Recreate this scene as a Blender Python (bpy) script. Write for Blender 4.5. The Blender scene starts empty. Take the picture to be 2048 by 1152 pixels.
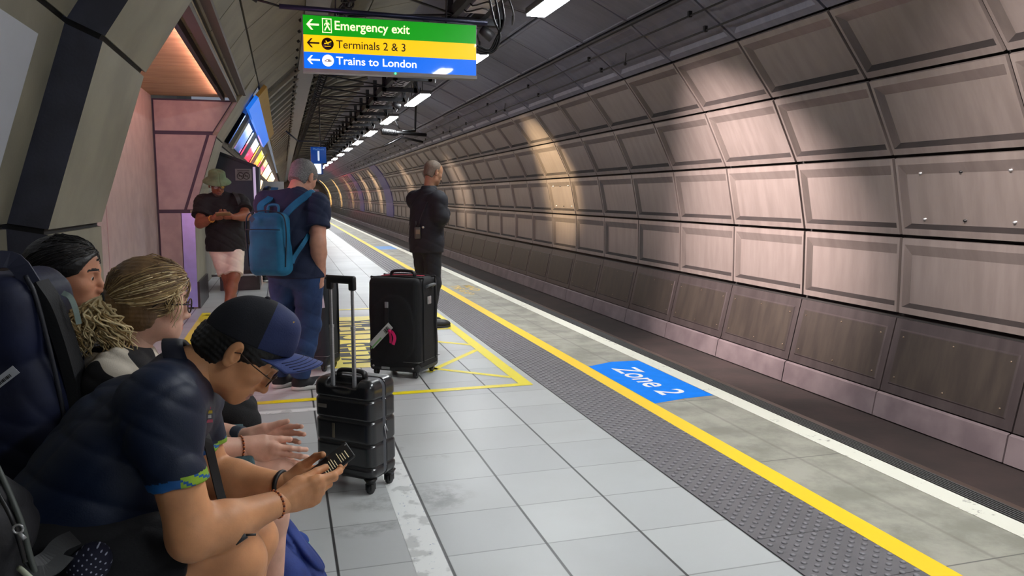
import bpy, bmesh, math, random
import numpy as np
from mathutils import Vector, Matrix

# ------------------------------------------------------------------ camera, world, exposure
SC = bpy.context.scene
COL = SC.collection
F_PX, CX, CY, CAM_H = 1550.0, 1024.0, 576.0, 1.385
VPX, VPY = 566.0, 392.0                        # where the platform lines vanish
_d = np.array([(VPX - CX) / F_PX, -(VPY - CY) / F_PX, -1.0]); _d /= np.linalg.norm(_d)
_u = np.array([0.0, -_d[2], _d[1]]); _u /= np.linalg.norm(_u)
CAM_R = np.array([np.cross(_d, _u), _d, _u])   # camera axes -> world axes
cam_data = bpy.data.cameras.new('camera')
cam_data.sensor_width = 36.0
cam_data.sensor_fit = 'HORIZONTAL'
cam_data.lens = F_PX / 2048.0 * 36.0
cam_data.clip_start, cam_data.clip_end = 0.05, 400.0
cam = bpy.data.objects.new('camera', cam_data)
COL.objects.link(cam)
cam.matrix_world = Matrix.Translation((0, 0, CAM_H)) @ Matrix(CAM_R.tolist()).to_4x4()
SC.camera = cam

world = bpy.data.worlds.new('world'); SC.world = world
world.use_nodes = True
world.node_tree.nodes['Background'].inputs[0].default_value = (0.75, 0.82, 1.0, 1)
world.node_tree.nodes['Background'].inputs[1].default_value = 0.25
SC.view_settings.view_transform = 'Standard'
SC.view_settings.look = 'None'
SC.view_settings.exposure = 0.0
SC.view_settings.gamma = 1.0
SC.view_settings.use_curve_mapping = False
try:
    SC.cycles.use_denoising = True
    SC.cycles.max_bounces = 7
    SC.cycles.diffuse_bounces = 4
    SC.cycles.glossy_bounces = 3
    SC.cycles.sample_clamp_indirect = 4.0
    SC.cycles.caustics_reflective = False
    SC.cycles.caustics_refractive = False
except Exception:
    pass
LAMP_STRENGTH = 58.0
LAMP_POWER = 24.0
LAMP_SPREAD = 125.0
LAMP_COLOR = (0.95, 0.98, 1.0)
random.seed(7)
RNG = np.random.default_rng(11)

def at(px, py, Y):
    """World point seen at a photo pixel, on the plane this far down the platform."""
    v = CAM_R @ np.array([(px - CX) / F_PX, -(py - CY) / F_PX, -1.0])
    t = Y / v[1]
    return np.array([v[0] * t, Y, CAM_H + v[2] * t])

def V(*a):
    return np.array(a, dtype=float)

def unit(v):
    v = np.asarray(v, dtype=float)
    return v / (np.linalg.norm(v) + 1e-12)

# ------------------------------------------------------------------ materials
def lin(c):
    return tuple(((x / 255.0) / 12.92 if x / 255.0 <= 0.04045 else ((x / 255.0 + 0.055) / 1.055) ** 2.4) for x in c[:3])

MATS = {}
def mat(name, rgb, rough=0.6, metal=0.0, var=0.12, vscale=8.0, bump=0.0, bscale=60.0, coat=0.0, spec=0.5,
        rgb2=None, emit=0.0, stretch=None, sheen=0.0, sss=0.0):
    """Procedural surface: a base colour broken up by noise, optional bump, gloss and glow."""
    if name in MATS:
        return MATS[name]
    m = bpy.data.materials.new(name); m.use_nodes = True
    nt = m.node_tree; b = nt.nodes['Principled BSDF']
    c = lin(rgb)
    c2 = lin(rgb2) if rgb2 else tuple(max(0.0, x * (1 - var)) for x in c)
    tc = nt.nodes.new('ShaderNodeTexCoord')
    src = tc.outputs['Object']
    if stretch:
        mp = nt.nodes.new('ShaderNodeMapping'); mp.inputs['Scale'].default_value = stretch
        nt.links.new(src, mp.inputs[0]); src = mp.outputs[0]
    nz = nt.nodes.new('ShaderNodeTexNoise'); nz.inputs['Scale'].default_value = vscale
    nz.inputs['Detail'].default_value = 5.0
    nt.links.new(src, nz.inputs['Vector'])
    rp = nt.nodes.new('ShaderNodeValToRGB')
    rp.color_ramp.elements[0].position = 0.35; rp.color_ramp.elements[1].position = 0.65
    rp.color_ramp.elements[0].color = (*c2, 1); rp.color_ramp.elements[1].color = (*c, 1)
    nt.links.new(nz.outputs['Fac'], rp.inputs[0])
    nt.links.new(rp.outputs[0], b.inputs['Base Color'])
    b.inputs['Roughness'].default_value = rough
    b.inputs['Metallic'].default_value = metal
    b.inputs['Specular IOR Level'].default_value = spec
    b.inputs['Coat Weight'].default_value = coat
    b.inputs['Coat Roughness'].default_value = 0.03
    if sheen: b.inputs['Sheen Weight'].default_value = sheen
    if sss:
        b.inputs['Subsurface Weight'].default_value = sss
        b.inputs['Subsurface Radius'].default_value = (0.012, 0.005, 0.003)
        b.inputs['Subsurface Scale'].default_value = 1.0
    if bump:
        n2 = nt.nodes.new('ShaderNodeTexNoise'); n2.inputs['Scale'].default_value = bscale
        n2.inputs['Detail'].default_value = 3.0
        nt.links.new(src, n2.inputs['Vector'])
        bp = nt.nodes.new('ShaderNodeBump'); bp.inputs['Strength'].default_value = bump
        bp.inputs['Distance'].default_value = 0.004
        nt.links.new(n2.outputs['Fac'], bp.inputs['Height'])
        nt.links.new(bp.outputs[0], b.inputs['Normal'])
    if emit:
        nt.links.new(rp.outputs[0], b.inputs['Emission Color'])
        b.inputs['Emission Strength'].default_value = emit
    MATS[name] = m
    return m

class NT:
    """Small helper for hand written node trees."""
    def __init__(self, m):
        self.nt = m.node_tree; self.n = self.nt.nodes; self.b = self.n['Principled BSDF']
    def math(self, op, a, b=None, c=None):
        nd = self.n.new('ShaderNodeMath'); nd.operation = op
        for i, x in enumerate((a, b, c)):
            if x is None: continue
            if hasattr(x, 'links'): self.nt.links.new(x, nd.inputs[i])
            else: nd.inputs[i].default_value = x
        return nd.outputs[0]
    def mix(self, f, a, b):
        nd = self.n.new('ShaderNodeMix'); nd.data_type = 'RGBA'
        for k, x in ((0, f), (6, a), (7, b)):
            if hasattr(x, 'links'): self.nt.links.new(x, nd.inputs[k])
            elif k == 0: nd.inputs[k].default_value = x
            else: nd.inputs[k].default_value = (*x, 1)
        return nd.outputs[2]
    def noise(self, vec, scale, detail=4.0, rough=0.5):
        nd = self.n.new('ShaderNodeTexNoise'); nd.inputs['Scale'].default_value = scale
        nd.inputs['Detail'].default_value = detail; nd.inputs['Roughness'].default_value = rough
        self.nt.links.new(vec, nd.inputs['Vector']); return nd.outputs['Fac']
    def coords(self):
        tc = self.n.new('ShaderNodeTexCoord'); sp = self.n.new('ShaderNodeSeparateXYZ')
        self.nt.links.new(tc.outputs['Object'], sp.inputs[0])
        return tc.outputs['Object'], sp.outputs[0], sp.outputs[1], sp.outputs[2]
    def smooth(self, x, lo, hi):
        nd = self.n.new('ShaderNodeMapRange'); nd.interpolation_type = 'SMOOTHSTEP'
        self.nt.links.new(x, nd.inputs[0])
        nd.inputs[1].default_value = lo; nd.inputs[2].default_value = hi
        return nd.outputs[0]
    def bump(self, h, strength=0.3, dist=0.003):
        bp = self.n.new('ShaderNodeBump'); bp.inputs['Strength'].default_value = strength
        bp.inputs['Distance'].default_value = dist
        self.nt.links.new(h, bp.inputs['Height']); self.nt.links.new(bp.outputs[0], self.b.inputs['Normal'])
    def link(self, o, i):
        self.nt.links.new(o, self.b.inputs[i])

# ------------------------------------------------------------------ objects
def tag(o, label=None, cat=None, group=None, kind=None):
    if label: o['label'] = label
    if cat: o['category'] = cat
    if group: o['group'] = group
    if kind: o['kind'] = kind
    return o

def thing(name, label, cat, base, group=None):
    o = bpy.data.objects.new(name, None); COL.objects.link(o)
    o.empty_display_size = 0.05
    o.location = Vector(tuple(base))
    tag(o, label, cat, group)
    return o

def origin_of(o):
    p = np.zeros(3)
    while o is not None:
        p += np.array(o.location); o = o.parent
    return p

def new_obj(name, me, parent=None, base=None):
    """Mesh data holds world coordinates; they are made local to the parent (or to the given base)."""
    o = bpy.data.objects.new(name, me); COL.objects.link(o)
    if parent is not None:
        off = origin_of(parent); o.parent = parent
    else:
        off = np.array(base, dtype=float) if base is not None else np.zeros(3)
        o.location = Vector(tuple(off))
    if np.abs(off).sum() > 0:
        me.transform(Matrix.Translation(Vector(tuple(-off))))
    return o

def struct(name, me_or_mb, m=None, label=None):
    o = me_or_mb.build(name, m) if isinstance(me_or_mb, MB) else new_obj(name, me_or_mb)
    o['kind'] = 'structure'
    return o

class MB:
    """Collects polygons in world space, then links them as one mesh."""
    def __init__(self):
        self.v = []; self.f = []; self.mi = []; self.sm = []
    def add(self, verts, faces, mi=0, smooth=False):
        n = len(self.v)
        self.v += [tuple(map(float, p)) for p in verts]
        for f in faces:
            self.f.append(tuple(n + i for i in f)); self.mi.append(mi); self.sm.append(smooth)
        return self
    def quad(self, a, b, c, d, mi=0):
        return self.add([a, b, c, d], [(0, 1, 2, 3)], mi)
    def box(self, lo, hi, mi=0, bevel=0.0, M=None):
        lo = np.array(lo, float); hi = np.array(hi, float)
        if bevel <= 0:
            x0, y0, z0 = lo; x1, y1, z1 = hi
            vs = [(x0, y0, z0), (x1, y0, z0), (x1, y1, z0), (x0, y1, z0), (x0, y0, z1), (x1, y0, z1), (x1, y1, z1), (x0, y1, z1)]
            fs = [(0, 3, 2, 1), (4, 5, 6, 7), (0, 1, 5, 4), (1, 2, 6, 5), (2, 3, 7, 6), (3, 0, 4, 7)]
            if M is not None: vs = [tuple(M @ Vector(p)) for p in vs]
            return self.add(vs, fs, mi)
        bm = bmesh.new()
        bmesh.ops.create_cube(bm, size=1.0)
        c = (lo + hi) / 2; s = hi - lo
        for w in bm.verts: w.co = Vector((c[0] + w.co.x * s[0], c[1] + w.co.y * s[1], c[2] + w.co.z * s[2]))
        bmesh.ops.bevel(bm, geom=list(bm.edges), offset=min(bevel, 0.49 * min(s)), segments=3, profile=0.5, affect='EDGES')
        return self.from_bm(bm, mi, M, True)
    def from_bm(self, bm, mi=0, M=None, smooth=False):
        bm.verts.index_update()
        vs = [tuple((M @ w.co) if M is not None else w.co) for w in bm.verts]
        self.add(vs, [tuple(w.index for w in f.verts) for f in bm.faces], mi, smooth)
        bm.free(); return self
    def tube(self, pts, r, n=8, mi=0, caps=True, flat=None, closed=False):
        """Swept tube through pts; r is one radius or one per point; flat=(normal, ratio) squashes it."""
        P = np.array(pts, float); m = len(P)
        R = np.full(m, r, float) if np.isscalar(r) else np.array(r, float)
        T = np.gradient(P, axis=0) if m > 2 else np.tile(P[1] - P[0], (2, 1))
        if closed: T = (np.roll(P, -1, 0) - np.roll(P, 1, 0))
        T /= np.linalg.norm(T, axis=1)[:, None] + 1e-12
        ref = np.array([0, 0, 1.0]) if abs(T[0][2]) < 0.9 else np.array([1.0, 0, 0])
        if flat is not None: ref = np.array(flat[0], float)
        nrm = unit(ref - T[0] * (ref @ T[0])); vs = []
        for i in range(m):
            nn = (ref if flat is not None else nrm); nn = unit(nn - T[i] * (nn @ T[i])); nrm = nn
            bb = np.cross(T[i], nn); ra = R[i] * (flat[1] if flat is not None else 1.0)
            for k in range(n):
                a = 2 * math.pi * k / n
                vs.append(P[i] + nn * math.cos(a) * ra + bb * math.sin(a) * R[i])
        fs = []
        for i in range(m if closed else m - 1):
            j = (i + 1) % m
            for k in range(n):
                fs.append((i * n + k, i * n + (k + 1) % n, j * n + (k + 1) % n, j * n + k))
        if caps and not closed:
            fs.append(tuple(range(n - 1, -1, -1))); fs.append(tuple((m - 1) * n + k for k in range(n)))
        return self.add(vs, fs, mi, True)
    def ribbon(self, pts, width, thick, nrm, mi=0):
        """Flat strap along pts: width across, thick along the given normal (one, or one per point)."""
        P = np.array(pts, float); m = len(P)
        N = np.tile(np.array(nrm, float), (m, 1)) if np.ndim(nrm) == 1 else np.array(nrm, float)
        T = np.gradient(P, axis=0); vs = []
        for i in range(m):
            t = unit(T[i]); nn = unit(N[i] - t * (N[i] @ t)); s = np.cross(t, nn)
            for a, b in ((-1, -1), (1, -1), (1, 1), (-1, 1)):
                vs.append(P[i] + s * a * width / 2 + nn * b * thick / 2)
        fs = [(3, 2, 1, 0), tuple((m - 1) * 4 + k for k in range(4))]
        for i in range(m - 1):
            for k in range(4):
                fs.append((i * 4 + k, i * 4 + (k + 1) % 4, (i + 1) * 4 + (k + 1) % 4, (i + 1) * 4 + k))
        return self.add(vs, fs, mi)
    def lathe(self, prof, c, n=20, axis=(0, 0, 1), mi=0):
        ax = unit(axis); r1 = unit(np.cross(ax, (0.3, 0.9, 0.1) if abs(ax[2]) > 0.8 else (0, 0, 1))); r2 = np.cross(ax, r1)
        vs = []; m = len(prof)
        for r, h in prof:
            for k in range(n):
                a = 2 * math.pi * k / n
                vs.append(np.array(c) + ax * h + (r1 * math.cos(a) + r2 * math.sin(a)) * r)
        fs = [(i * n + k, i * n + (k + 1) % n, (i + 1) * n + (k + 1) % n, (i + 1) * n + k) for i in range(m - 1) for k in range(n)]
        fs += [tuple(range(n - 1, -1, -1)), tuple((m - 1) * n + k for k in range(n))]
        return self.add(vs, fs, mi, True)
    def ball(self, c, r, n=12, mi=0):
        bm = bmesh.new(); bmesh.ops.create_uvsphere(bm, u_segments=n, v_segments=max(6, n // 2 + 2), radius=1.0)
        r = (r, r, r) if np.isscalar(r) else r
        for w in bm.verts: w.co = Vector((c[0] + w.co.x * r[0], c[1] + w.co.y * r[1], c[2] + w.co.z * r[2]))
        return self.from_bm(bm, mi, None, True)
    def grid_surface(self, G, mi=0, thick=0.0, smooth=True):
        """G: (n, m, 3) points; thick gives the sheet a back side."""
        G = np.array(G, float); n, m = G.shape[:2]
        fs = [(i * m + j, (i + 1) * m + j, (i + 1) * m + j + 1, i * m + j + 1) for i in range(n - 1) for j in range(m - 1)]
        if thick:
            du = np.gradient(G, axis=0); dv = np.gradient(G, axis=1); N = np.cross(du, dv)
            N /= np.linalg.norm(N, axis=2)[:, :, None] + 1e-12
            B = G - N * thick; k = n * m
            fs = fs + [tuple(k + i for i in reversed(f)) for f in fs]
            rim = [(i, 0) for i in range(n)] + [(n - 1, j) for j in range(1, m)] + [(i, m - 1) for i in range(n - 2, -1, -1)] + [(0, j) for j in range(m - 2, 0, -1)]
            ids = [i * m + j for i, j in rim]
            for a, b in zip(ids, ids[1:] + ids[:1]): fs.append((a, a + k, b + k, b))
            return self.add(np.concatenate([G.reshape(-1, 3), B.reshape(-1, 3)]), fs, mi, smooth)
        return self.add(G.reshape(-1, 3), fs, mi, smooth)
    def mesh(self, name, m=None):
        me = bpy.data.meshes.new(name)
        me.from_pydata(self.v, [], self.f)
        ms = m if isinstance(m, (list, tuple)) else [m]
        for x in ms:
            if x is not None: me.materials.append(x)
        me.polygons.foreach_set('material_index', self.mi)
        me.polygons.foreach_set('use_smooth', self.sm)
        me.update(); return me
    def build(self, name, m=None, parent=None, base=None):
        me = self.mesh(name, m)
        if parent is None and base is None and self.v: base = None
        return new_obj(name, me, parent, base)

def arc(c, r, a0, a1, n, ax=(1, 0, 0), ay=(0, 0, 1)):
    return [np.array(c) + np.array(ax) * r * math.cos(a0 + (a1 - a0) * i / n) + np.array(ay) * r * math.sin(a0 + (a1 - a0) * i / n) for i in range(n + 1)]

def spline(pts, n=24):
    """Catmull-Rom through pts."""
    P = np.array(pts, float); P = np.vstack([2 * P[0] - P[1], P, 2 * P[-1] - P[-2]]); out = []
    for i in range(1, len(P) - 2):
        k = max(2, int(round(n / (len(P) - 3))))
        for t in np.linspace(0, 1, k, endpoint=(i == len(P) - 3)):
            a, b, c, d = P[i - 1:i + 3]
            out.append(0.5 * ((2 * b) + (c - a) * t + (2 * a - 5 * b + 4 * c - d) * t * t + (3 * b - a - 3 * c + d) * t ** 3))
    return np.array(out)

def text_mesh(s, size, M, extrude=0.0015, bold=0.0, align='LEFT'):
    """Lettering as a mesh, laid out in the plane of matrix M (x right, y up)."""
    cu = bpy.data.curves.new('letters', 'FONT')
    cu.body = s; cu.size = size; cu.extrude = extrude; cu.offset = bold; cu.align_x = align
    cu.resolution_u = 4
    o = bpy.data.objects.new('letters', cu); COL.objects.link(o)
    dg = bpy.context.evaluated_depsgraph_get()
    me = bpy.data.meshes.new_from_object(o.evaluated_get(dg))
    bpy.data.objects.remove(o); bpy.data.curves.remove(cu)
    me.transform(M)
    return me

def frame_matrix(o, x, y):
    x = unit(x); y = unit(y); z = np.cross(x, y)
    return Matrix(((x[0], y[0], z[0], o[0]), (x[1], y[1], z[1], o[1]), (x[2], y[2], z[2], o[2]), (0, 0, 0, 1)))

def text_obj(name, s, size, M, m, parent=None, **kw):
    me = text_mesh(s, size, M, **kw); me.materials.clear(); me.materials.append(m)
    for p in me.polygons: p.material_index = 0
    return new_obj(name, me, parent)
# ------------------------------------------------------------------ smooth solids (signed distance fields meshed with surface nets)
def frame(x, z):
    """3x3 whose rows are x, y, z (x kept, z made square to it)."""
    x = unit(x); z = np.asarray(z, float); z = unit(z - x * (z @ x)); y = np.cross(z, x)
    return np.array([x, y, z])

class Sdf:
    def __init__(self): self.ops = []
    def _add(self, fn, lo, hi, k, op):
        self.ops.append((fn, None if lo is None else np.array(lo, float), None if hi is None else np.array(hi, float), k, op)); return self
    def cone(self, a, b, r1, r2, k=0.02, op='u', cut=False, sq=None):
        """Tapered limb a->b; cut=True ends flat at b; sq=(axis, s) thins it along an axis."""
        a = np.array(a, float); b = np.array(b, float); assert not np.isnan(a + b).any(); ba = b - a; L2 = float(ba @ ba) + 1e-12; L = math.sqrt(L2)
        def fn(P):
            p = P - a; t = np.clip((p @ ba) / L2, 0, 1); q = p - t[..., None] * ba
            if sq is not None:
                ax = unit(sq[0]); c = q @ ax; q = q + (c * (1 / sq[1] - 1))[..., None] * ax
            d = np.sqrt((q * q).sum(-1)) - (r1 + (r2 - r1) * t)
            if sq is not None: d = d * min(1.0, sq[1] * 1.15)
            if cut: d = np.maximum(d, ((P - b) @ ba) / L)
            return d
        r = max(r1, r2)
        return self._add(fn, np.minimum(a, b) - r, np.maximum(a, b) + r, k, op)
    def ell(self, c, r, A=None, k=0.02, op='u', cutp=None):
        c = np.array(c, float); assert not np.isnan(c).any(); r = np.array([r] * 3 if np.isscalar(r) else r, float); A = np.eye(3) if A is None else A
        def fn(P):
            q = (P - c) @ A.T; k0 = np.sqrt(((q / r) ** 2).sum(-1)); k1 = np.sqrt(((q / (r * r)) ** 2).sum(-1)) + 1e-9
            d = k0 * (k0 - 1) / k1
            if cutp is not None:
                for o, n in cutp: d = np.maximum(d, (P - o) @ n)
            return d
        m = r.max() * np.ones(3)
        return self._add(fn, c - m, c + m, k, op)
    def rbox(self, c, half, A=None, rad=0.01, k=0.005, op='u'):
        c = np.array(c, float); hf = np.array(half, float); A = np.eye(3) if A is None else A
        def fn(P):
            q = np.abs((P - c) @ A.T) - (hf - rad)
            return np.sqrt((np.maximum(q, 0) ** 2).sum(-1)) + np.minimum(q.max(-1), 0) - rad
        m = np.sqrt((hf ** 2).sum()) * np.ones(3)
        return self._add(fn, c - m, c + m, k, op)
    def plane_cut(self, o, n):
        """Removes everything beyond the plane (on the side n points to)."""
        o = np.array(o, float); n = unit(n)
        return self._add(lambda P: (P - o) @ n, None, None, 0, 'cut')
    def warp(self, fn):
        return self._add(fn, None, None, 0, 'add')
    def bounds(self):
        lo = np.min([o[1] for o in self.ops if o[4] == 'u'], axis=0); hi = np.max([o[2] for o in self.ops if o[4] == 'u'], axis=0)
        return lo, hi
    def mesh(self, h, lo=None, hi=None):
        l0, h0 = self.bounds()
        lo = l0 - 3 * h - 0.012 if lo is None else np.array(lo, float); hi = h0 + 3 * h + 0.012 if hi is None else np.array(hi, float)
        n = np.ceil((hi - lo) / h).astype(int) + 1
        ax = [(lo[i] + h * np.arange(n[i])).astype(np.float32) for i in range(3)]
        D = np.full(tuple(n), 1.0, np.float32)
        def pts(s):
            return np.stack(np.meshgrid(ax[0][s[0]], ax[1][s[1]], ax[2][s[2]], indexing='ij'), -1).astype(np.float32)
        for fn, a, b, k, op in self.ops:
            if a is None:
                s = (slice(None),) * 3
            else:
                m = k + 2.5 * h + 0.004
                i0 = np.clip(np.floor((a - m - lo) / h).astype(int), 0, n); i1 = np.clip(np.ceil((b + m - lo) / h).astype(int) + 1, 0, n)
                if (i1 <= i0).any(): continue
                s = tuple(slice(int(i0[i]), int(i1[i])) for i in range(3))
            if op == 'cut':
                D = np.maximum(D, fn(pts(s)).astype(np.float32)); continue
            if op == 'add':
                near = np.abs(D) < 0.04; G = np.argwhere(near)
                P = (lo + h * G).astype(np.float32); D[near] += fn(P).astype(np.float32); continue
            d = fn(pts(s)).astype(np.float32); e = D[s]
            if op == 'u':
                g = np.maximum(k - np.abs(d - e), 0) / max(k, 1e-6); D[s] = np.minimum(d, e) - g * g * k * 0.25
            else:
                d = -d; g = np.maximum(k - np.abs(d - e), 0) / max(k, 1e-6); D[s] = np.maximum(d, e) + g * g * k * 0.25
        return surface_nets(D, lo, h)

def surface_nets(D, lo, h):
    s = D < 0; nx, ny, nz = D.shape
    cor = [(i, j, k) for i in (0, 1) for j in (0, 1) for k in (0, 1)]
    cs = [s[i:nx - 1 + i, j:ny - 1 + j, k:nz - 1 + k] for i, j, k in cor]
    act = np.logical_or.reduce(cs) & ~np.logical_and.reduce(cs)
    idx = np.argwhere(act); ids = np.full(act.shape, -1, np.int64); ids[act] = np.arange(len(idx))
    val = [D[idx[:, 0] + i, idx[:, 1] + j, idx[:, 2] + k] for i, j, k in cor]
    pos = np.zeros((len(idx), 3)); cnt = np.zeros(len(idx))
    for a in range(8):
        for b in range(a + 1, 8):
            if sum(abs(cor[a][t] - cor[b][t]) for t in range(3)) != 1: continue
            m = (val[a] < 0) != (val[b] < 0)
            t = np.where(m, val[a] / np.where(m, val[a] - val[b], 1), 0)
            p = np.array(cor[a]) + t[:, None] * (np.array(cor[b]) - np.array(cor[a]))
            pos[m] += p[m]; cnt[m] += 1
    verts = lo + h * (idx + pos / np.maximum(cnt, 1)[:, None])
    Q = []
    for axi in range(3):
        o1, o2 = (axi + 1) % 3, (axi + 2) % 3
        sl0 = [slice(None)] * 3; sl1 = [slice(None)] * 3; sl0[axi] = slice(0, -1); sl1[axi] = slice(1, None)
        a = s[tuple(sl0)]; e = np.argwhere(a != s[tuple(sl1)])
        e = e[(e[:, o1] > 0) & (e[:, o2] > 0) & (e[:, o1] < s.shape[o1] - 1) & (e[:, o2] < s.shape[o2] - 1)]
        if not len(e): continue
        ins = s[e[:, 0], e[:, 1], e[:, 2]]; q = []
        for d1, d2 in ((-1, -1), (0, -1), (0, 0), (-1, 0)):
            c = e.copy(); c[:, o1] += d1; c[:, o2] += d2; q.append(ids[c[:, 0], c[:, 1], c[:, 2]])
        q = np.stack(q, 1); q[~ins] = q[~ins][:, ::-1]; Q.append(q)
    return verts, np.concatenate(Q) if Q else np.zeros((0, 4), int)

def np_mesh(name, parts, mats, smooth=True):
    """parts: list of (verts, quads, material index or array)."""
    off = 0; VV = []; QQ = []; MI = []
    for v, q, mi in parts:
        VV.append(v); QQ.append(q + off); off += len(v); MI.append(np.full(len(q), mi) if np.isscalar(mi) else mi)
    v = np.concatenate(VV); q = np.concatenate(QQ); mi = np.concatenate(MI)
    me = bpy.data.meshes.new(name)
    me.vertices.add(len(v)); me.vertices.foreach_set('co', v.astype(np.float32).ravel())
    me.loops.add(q.size); me.loops.foreach_set('vertex_index', q.astype(np.int32).ravel())
    me.polygons.add(len(q)); me.polygons.foreach_set('loop_start', np.arange(0, q.size, 4, dtype=np.int32))
    for m in mats: me.materials.append(m)
    me.polygons.foreach_set('material_index', mi.astype(np.int32))
    me.polygons.foreach_set('use_smooth', np.full(len(q), smooth))
    me.update(calc_edges=True); me.validate()
    return me

def solid(name, sdf, h, m, parent=None, base=None, pick=None):
    """Link one smooth solid; pick(face centres) chooses material slots."""
    v, q = sdf.mesh(h); mi = 0
    if pick is not None: mi = pick(v[q].mean(1))
    return new_obj(name, np_mesh(name, [(v, q, mi)], m if isinstance(m, list) else [m]), parent, base)

def folds(dirs, amp):
    """Cloth creases: sharp sided waves along a few directions."""
    def fn(P):
        d = np.zeros(len(P), np.float32)
        for k, ph, w, wf in dirs:
            x = P @ np.array(k, np.float32) + ph + 1.6 * np.sin(P @ np.array(w, np.float32) * wf)
            d += (1 - np.abs(np.sin(x))) ** 2 - 0.3
        return d * amp
    return fn

# ------------------------------------------------------------------ people
def head_sdf(o=None, male=True):
    """Head in its own frame: x forward, y left, z up, about 23 cm from chin to crown."""
    s = Sdf()
    s.ell((-.010, 0, .045), (.097, .075, .080)); s.ell((.030, 0, .040), (.061, .062, .058), k=.03)
    s.ell((.033, 0, -.022), (.056, .058, .076), k=.03)
    j = .058 if male else .052
    s.ell((.026, 0, -.066), (.056, j - .004, .038), k=.03)
    s.ell((.074, 0, -.093), (.018, .022, .014), k=.035)
    for y in (1, -1):
        s.ell((.058, .040 * y, -.016), (.022, .020, .018), k=.03)
        s.cone((.088, .012 * y, .027), (.064, .048 * y, .028), .009, .007, k=.018)
    for y in (1, -1):
        s.ell((.097, .031 * y, .008), (.017, .016, .010), k=.014, op='s')
        s.ell((.074, .031 * y, .008), (.0150, .0165, .0140), k=.006)
        s.ell((.091, .031 * y, .0065), (.010, .0115, .0032 if o and o.get('down') else .0045), k=.004, op='s')
    s.cone((.086, 0, .020), (.108, 0, -.026), .0075, .0105, k=.014)
    s.ell((.111, 0, -.031), (.0105, .0105, .0095), k=.008)
    for y in (1, -1):
        s.ell((.098, .0125 * y, -.034), (.012, .0075, .008), k=.008)
        s.ell((.102, .007 * y, -.042), (.005, .0035, .004), k=.003, op='s')
    s.ell((.080, 0, -.062), (.017, .026, .024), k=.02)
    for y in (1, -1):
        s.cone((.096, .005 * y, -.058), (.082, .024 * y, -.064), .0058, .003, k=.006)
        s.cone((.0945, 0, -.071), (.082, .020 * y, -.067), .0068, .004, k=.006)
        s.cone((.103, 0, -.0645), (.085, .027 * y, -.0655), .0018, .0012, k=.003, op='s')
    if not (o and o.get('no_ear')):
        for y in (1, -1):
            A = frame((.93, .33 * y, .10), (-.22, .10 * y, .95))
            s.ell((-.010, .082 * y, -.002), (.019, .0095, .033), A, k=.006)
            s.ell((-.001, .091 * y, .004), (.010, .007, .019), A, k=.005, op='s')
            s.ell((-.006, .081 * y, -.030), (.010, .006, .009), k=.006)
            s.ell((.004, .082 * y, -.006), (.006, .005, .008), k=.005)
    return s

def local_head(c, fwd, up):
    return frame(fwd, up), np.array(c, float)

def head_pick(p):
    """lips 1, brows 2 (face centres in the head frame)."""
    x, y, z = p[:, 0], np.abs(p[:, 1]), p[:, 2]
    mi = np.zeros(len(p), int)
    lip = (x > .080) & (y < .024) & (z < -.0555 - .003 * (y < .004)) & (z > -.0765 + .35 * np.maximum(y - .008, 0))
    mi[lip & (y < .0225)] = 1
    zb = .031 + .10 * np.minimum(y, .035) - .25 * np.maximum(y - .038, 0)
    mi[(x > .055) & (y > .013) & (y < .052) & (np.abs(z - zb) < .0042 - .05 * np.maximum(y - .03, 0))] = 2
    return mi

def add_eyes(A, c, parent, iris, look=(1, 0, -.15), s=1.0):
    for y in (1, -1):
        e = MB(); o = np.array((.0745, .031 * y, .0075)) * s; w = c + o @ A
        e.ball(w, .0132 * s, 16, 0)
        l = unit(np.array(look)) @ A
        e.lathe([(.0001, .0), (.0058 * s, .0), (.0058 * s, .0012), (.0001, .0016)], w + l * .0125 * s, 14, l, 1)
        e.lathe([(.0001, .0), (.0026 * s, .0), (.0026 * s, .0006), (.0001, .0009)], w + l * .0138 * s, 10, l, 2)
        e.build('eye', [mat('eye_white', (225, 218, 210), .25, var=.04), iris, mat('pupil', (8, 8, 8), .15)], parent)

FINGERS = [(.027, .088, (.043, .026, .022), .0088), (.009, .092, (.047, .030, .023), .0090), (-.010, .087, (.043, .028, .022), .0086), (-.027, .079, (.034, .021, .019), .0076)]

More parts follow.
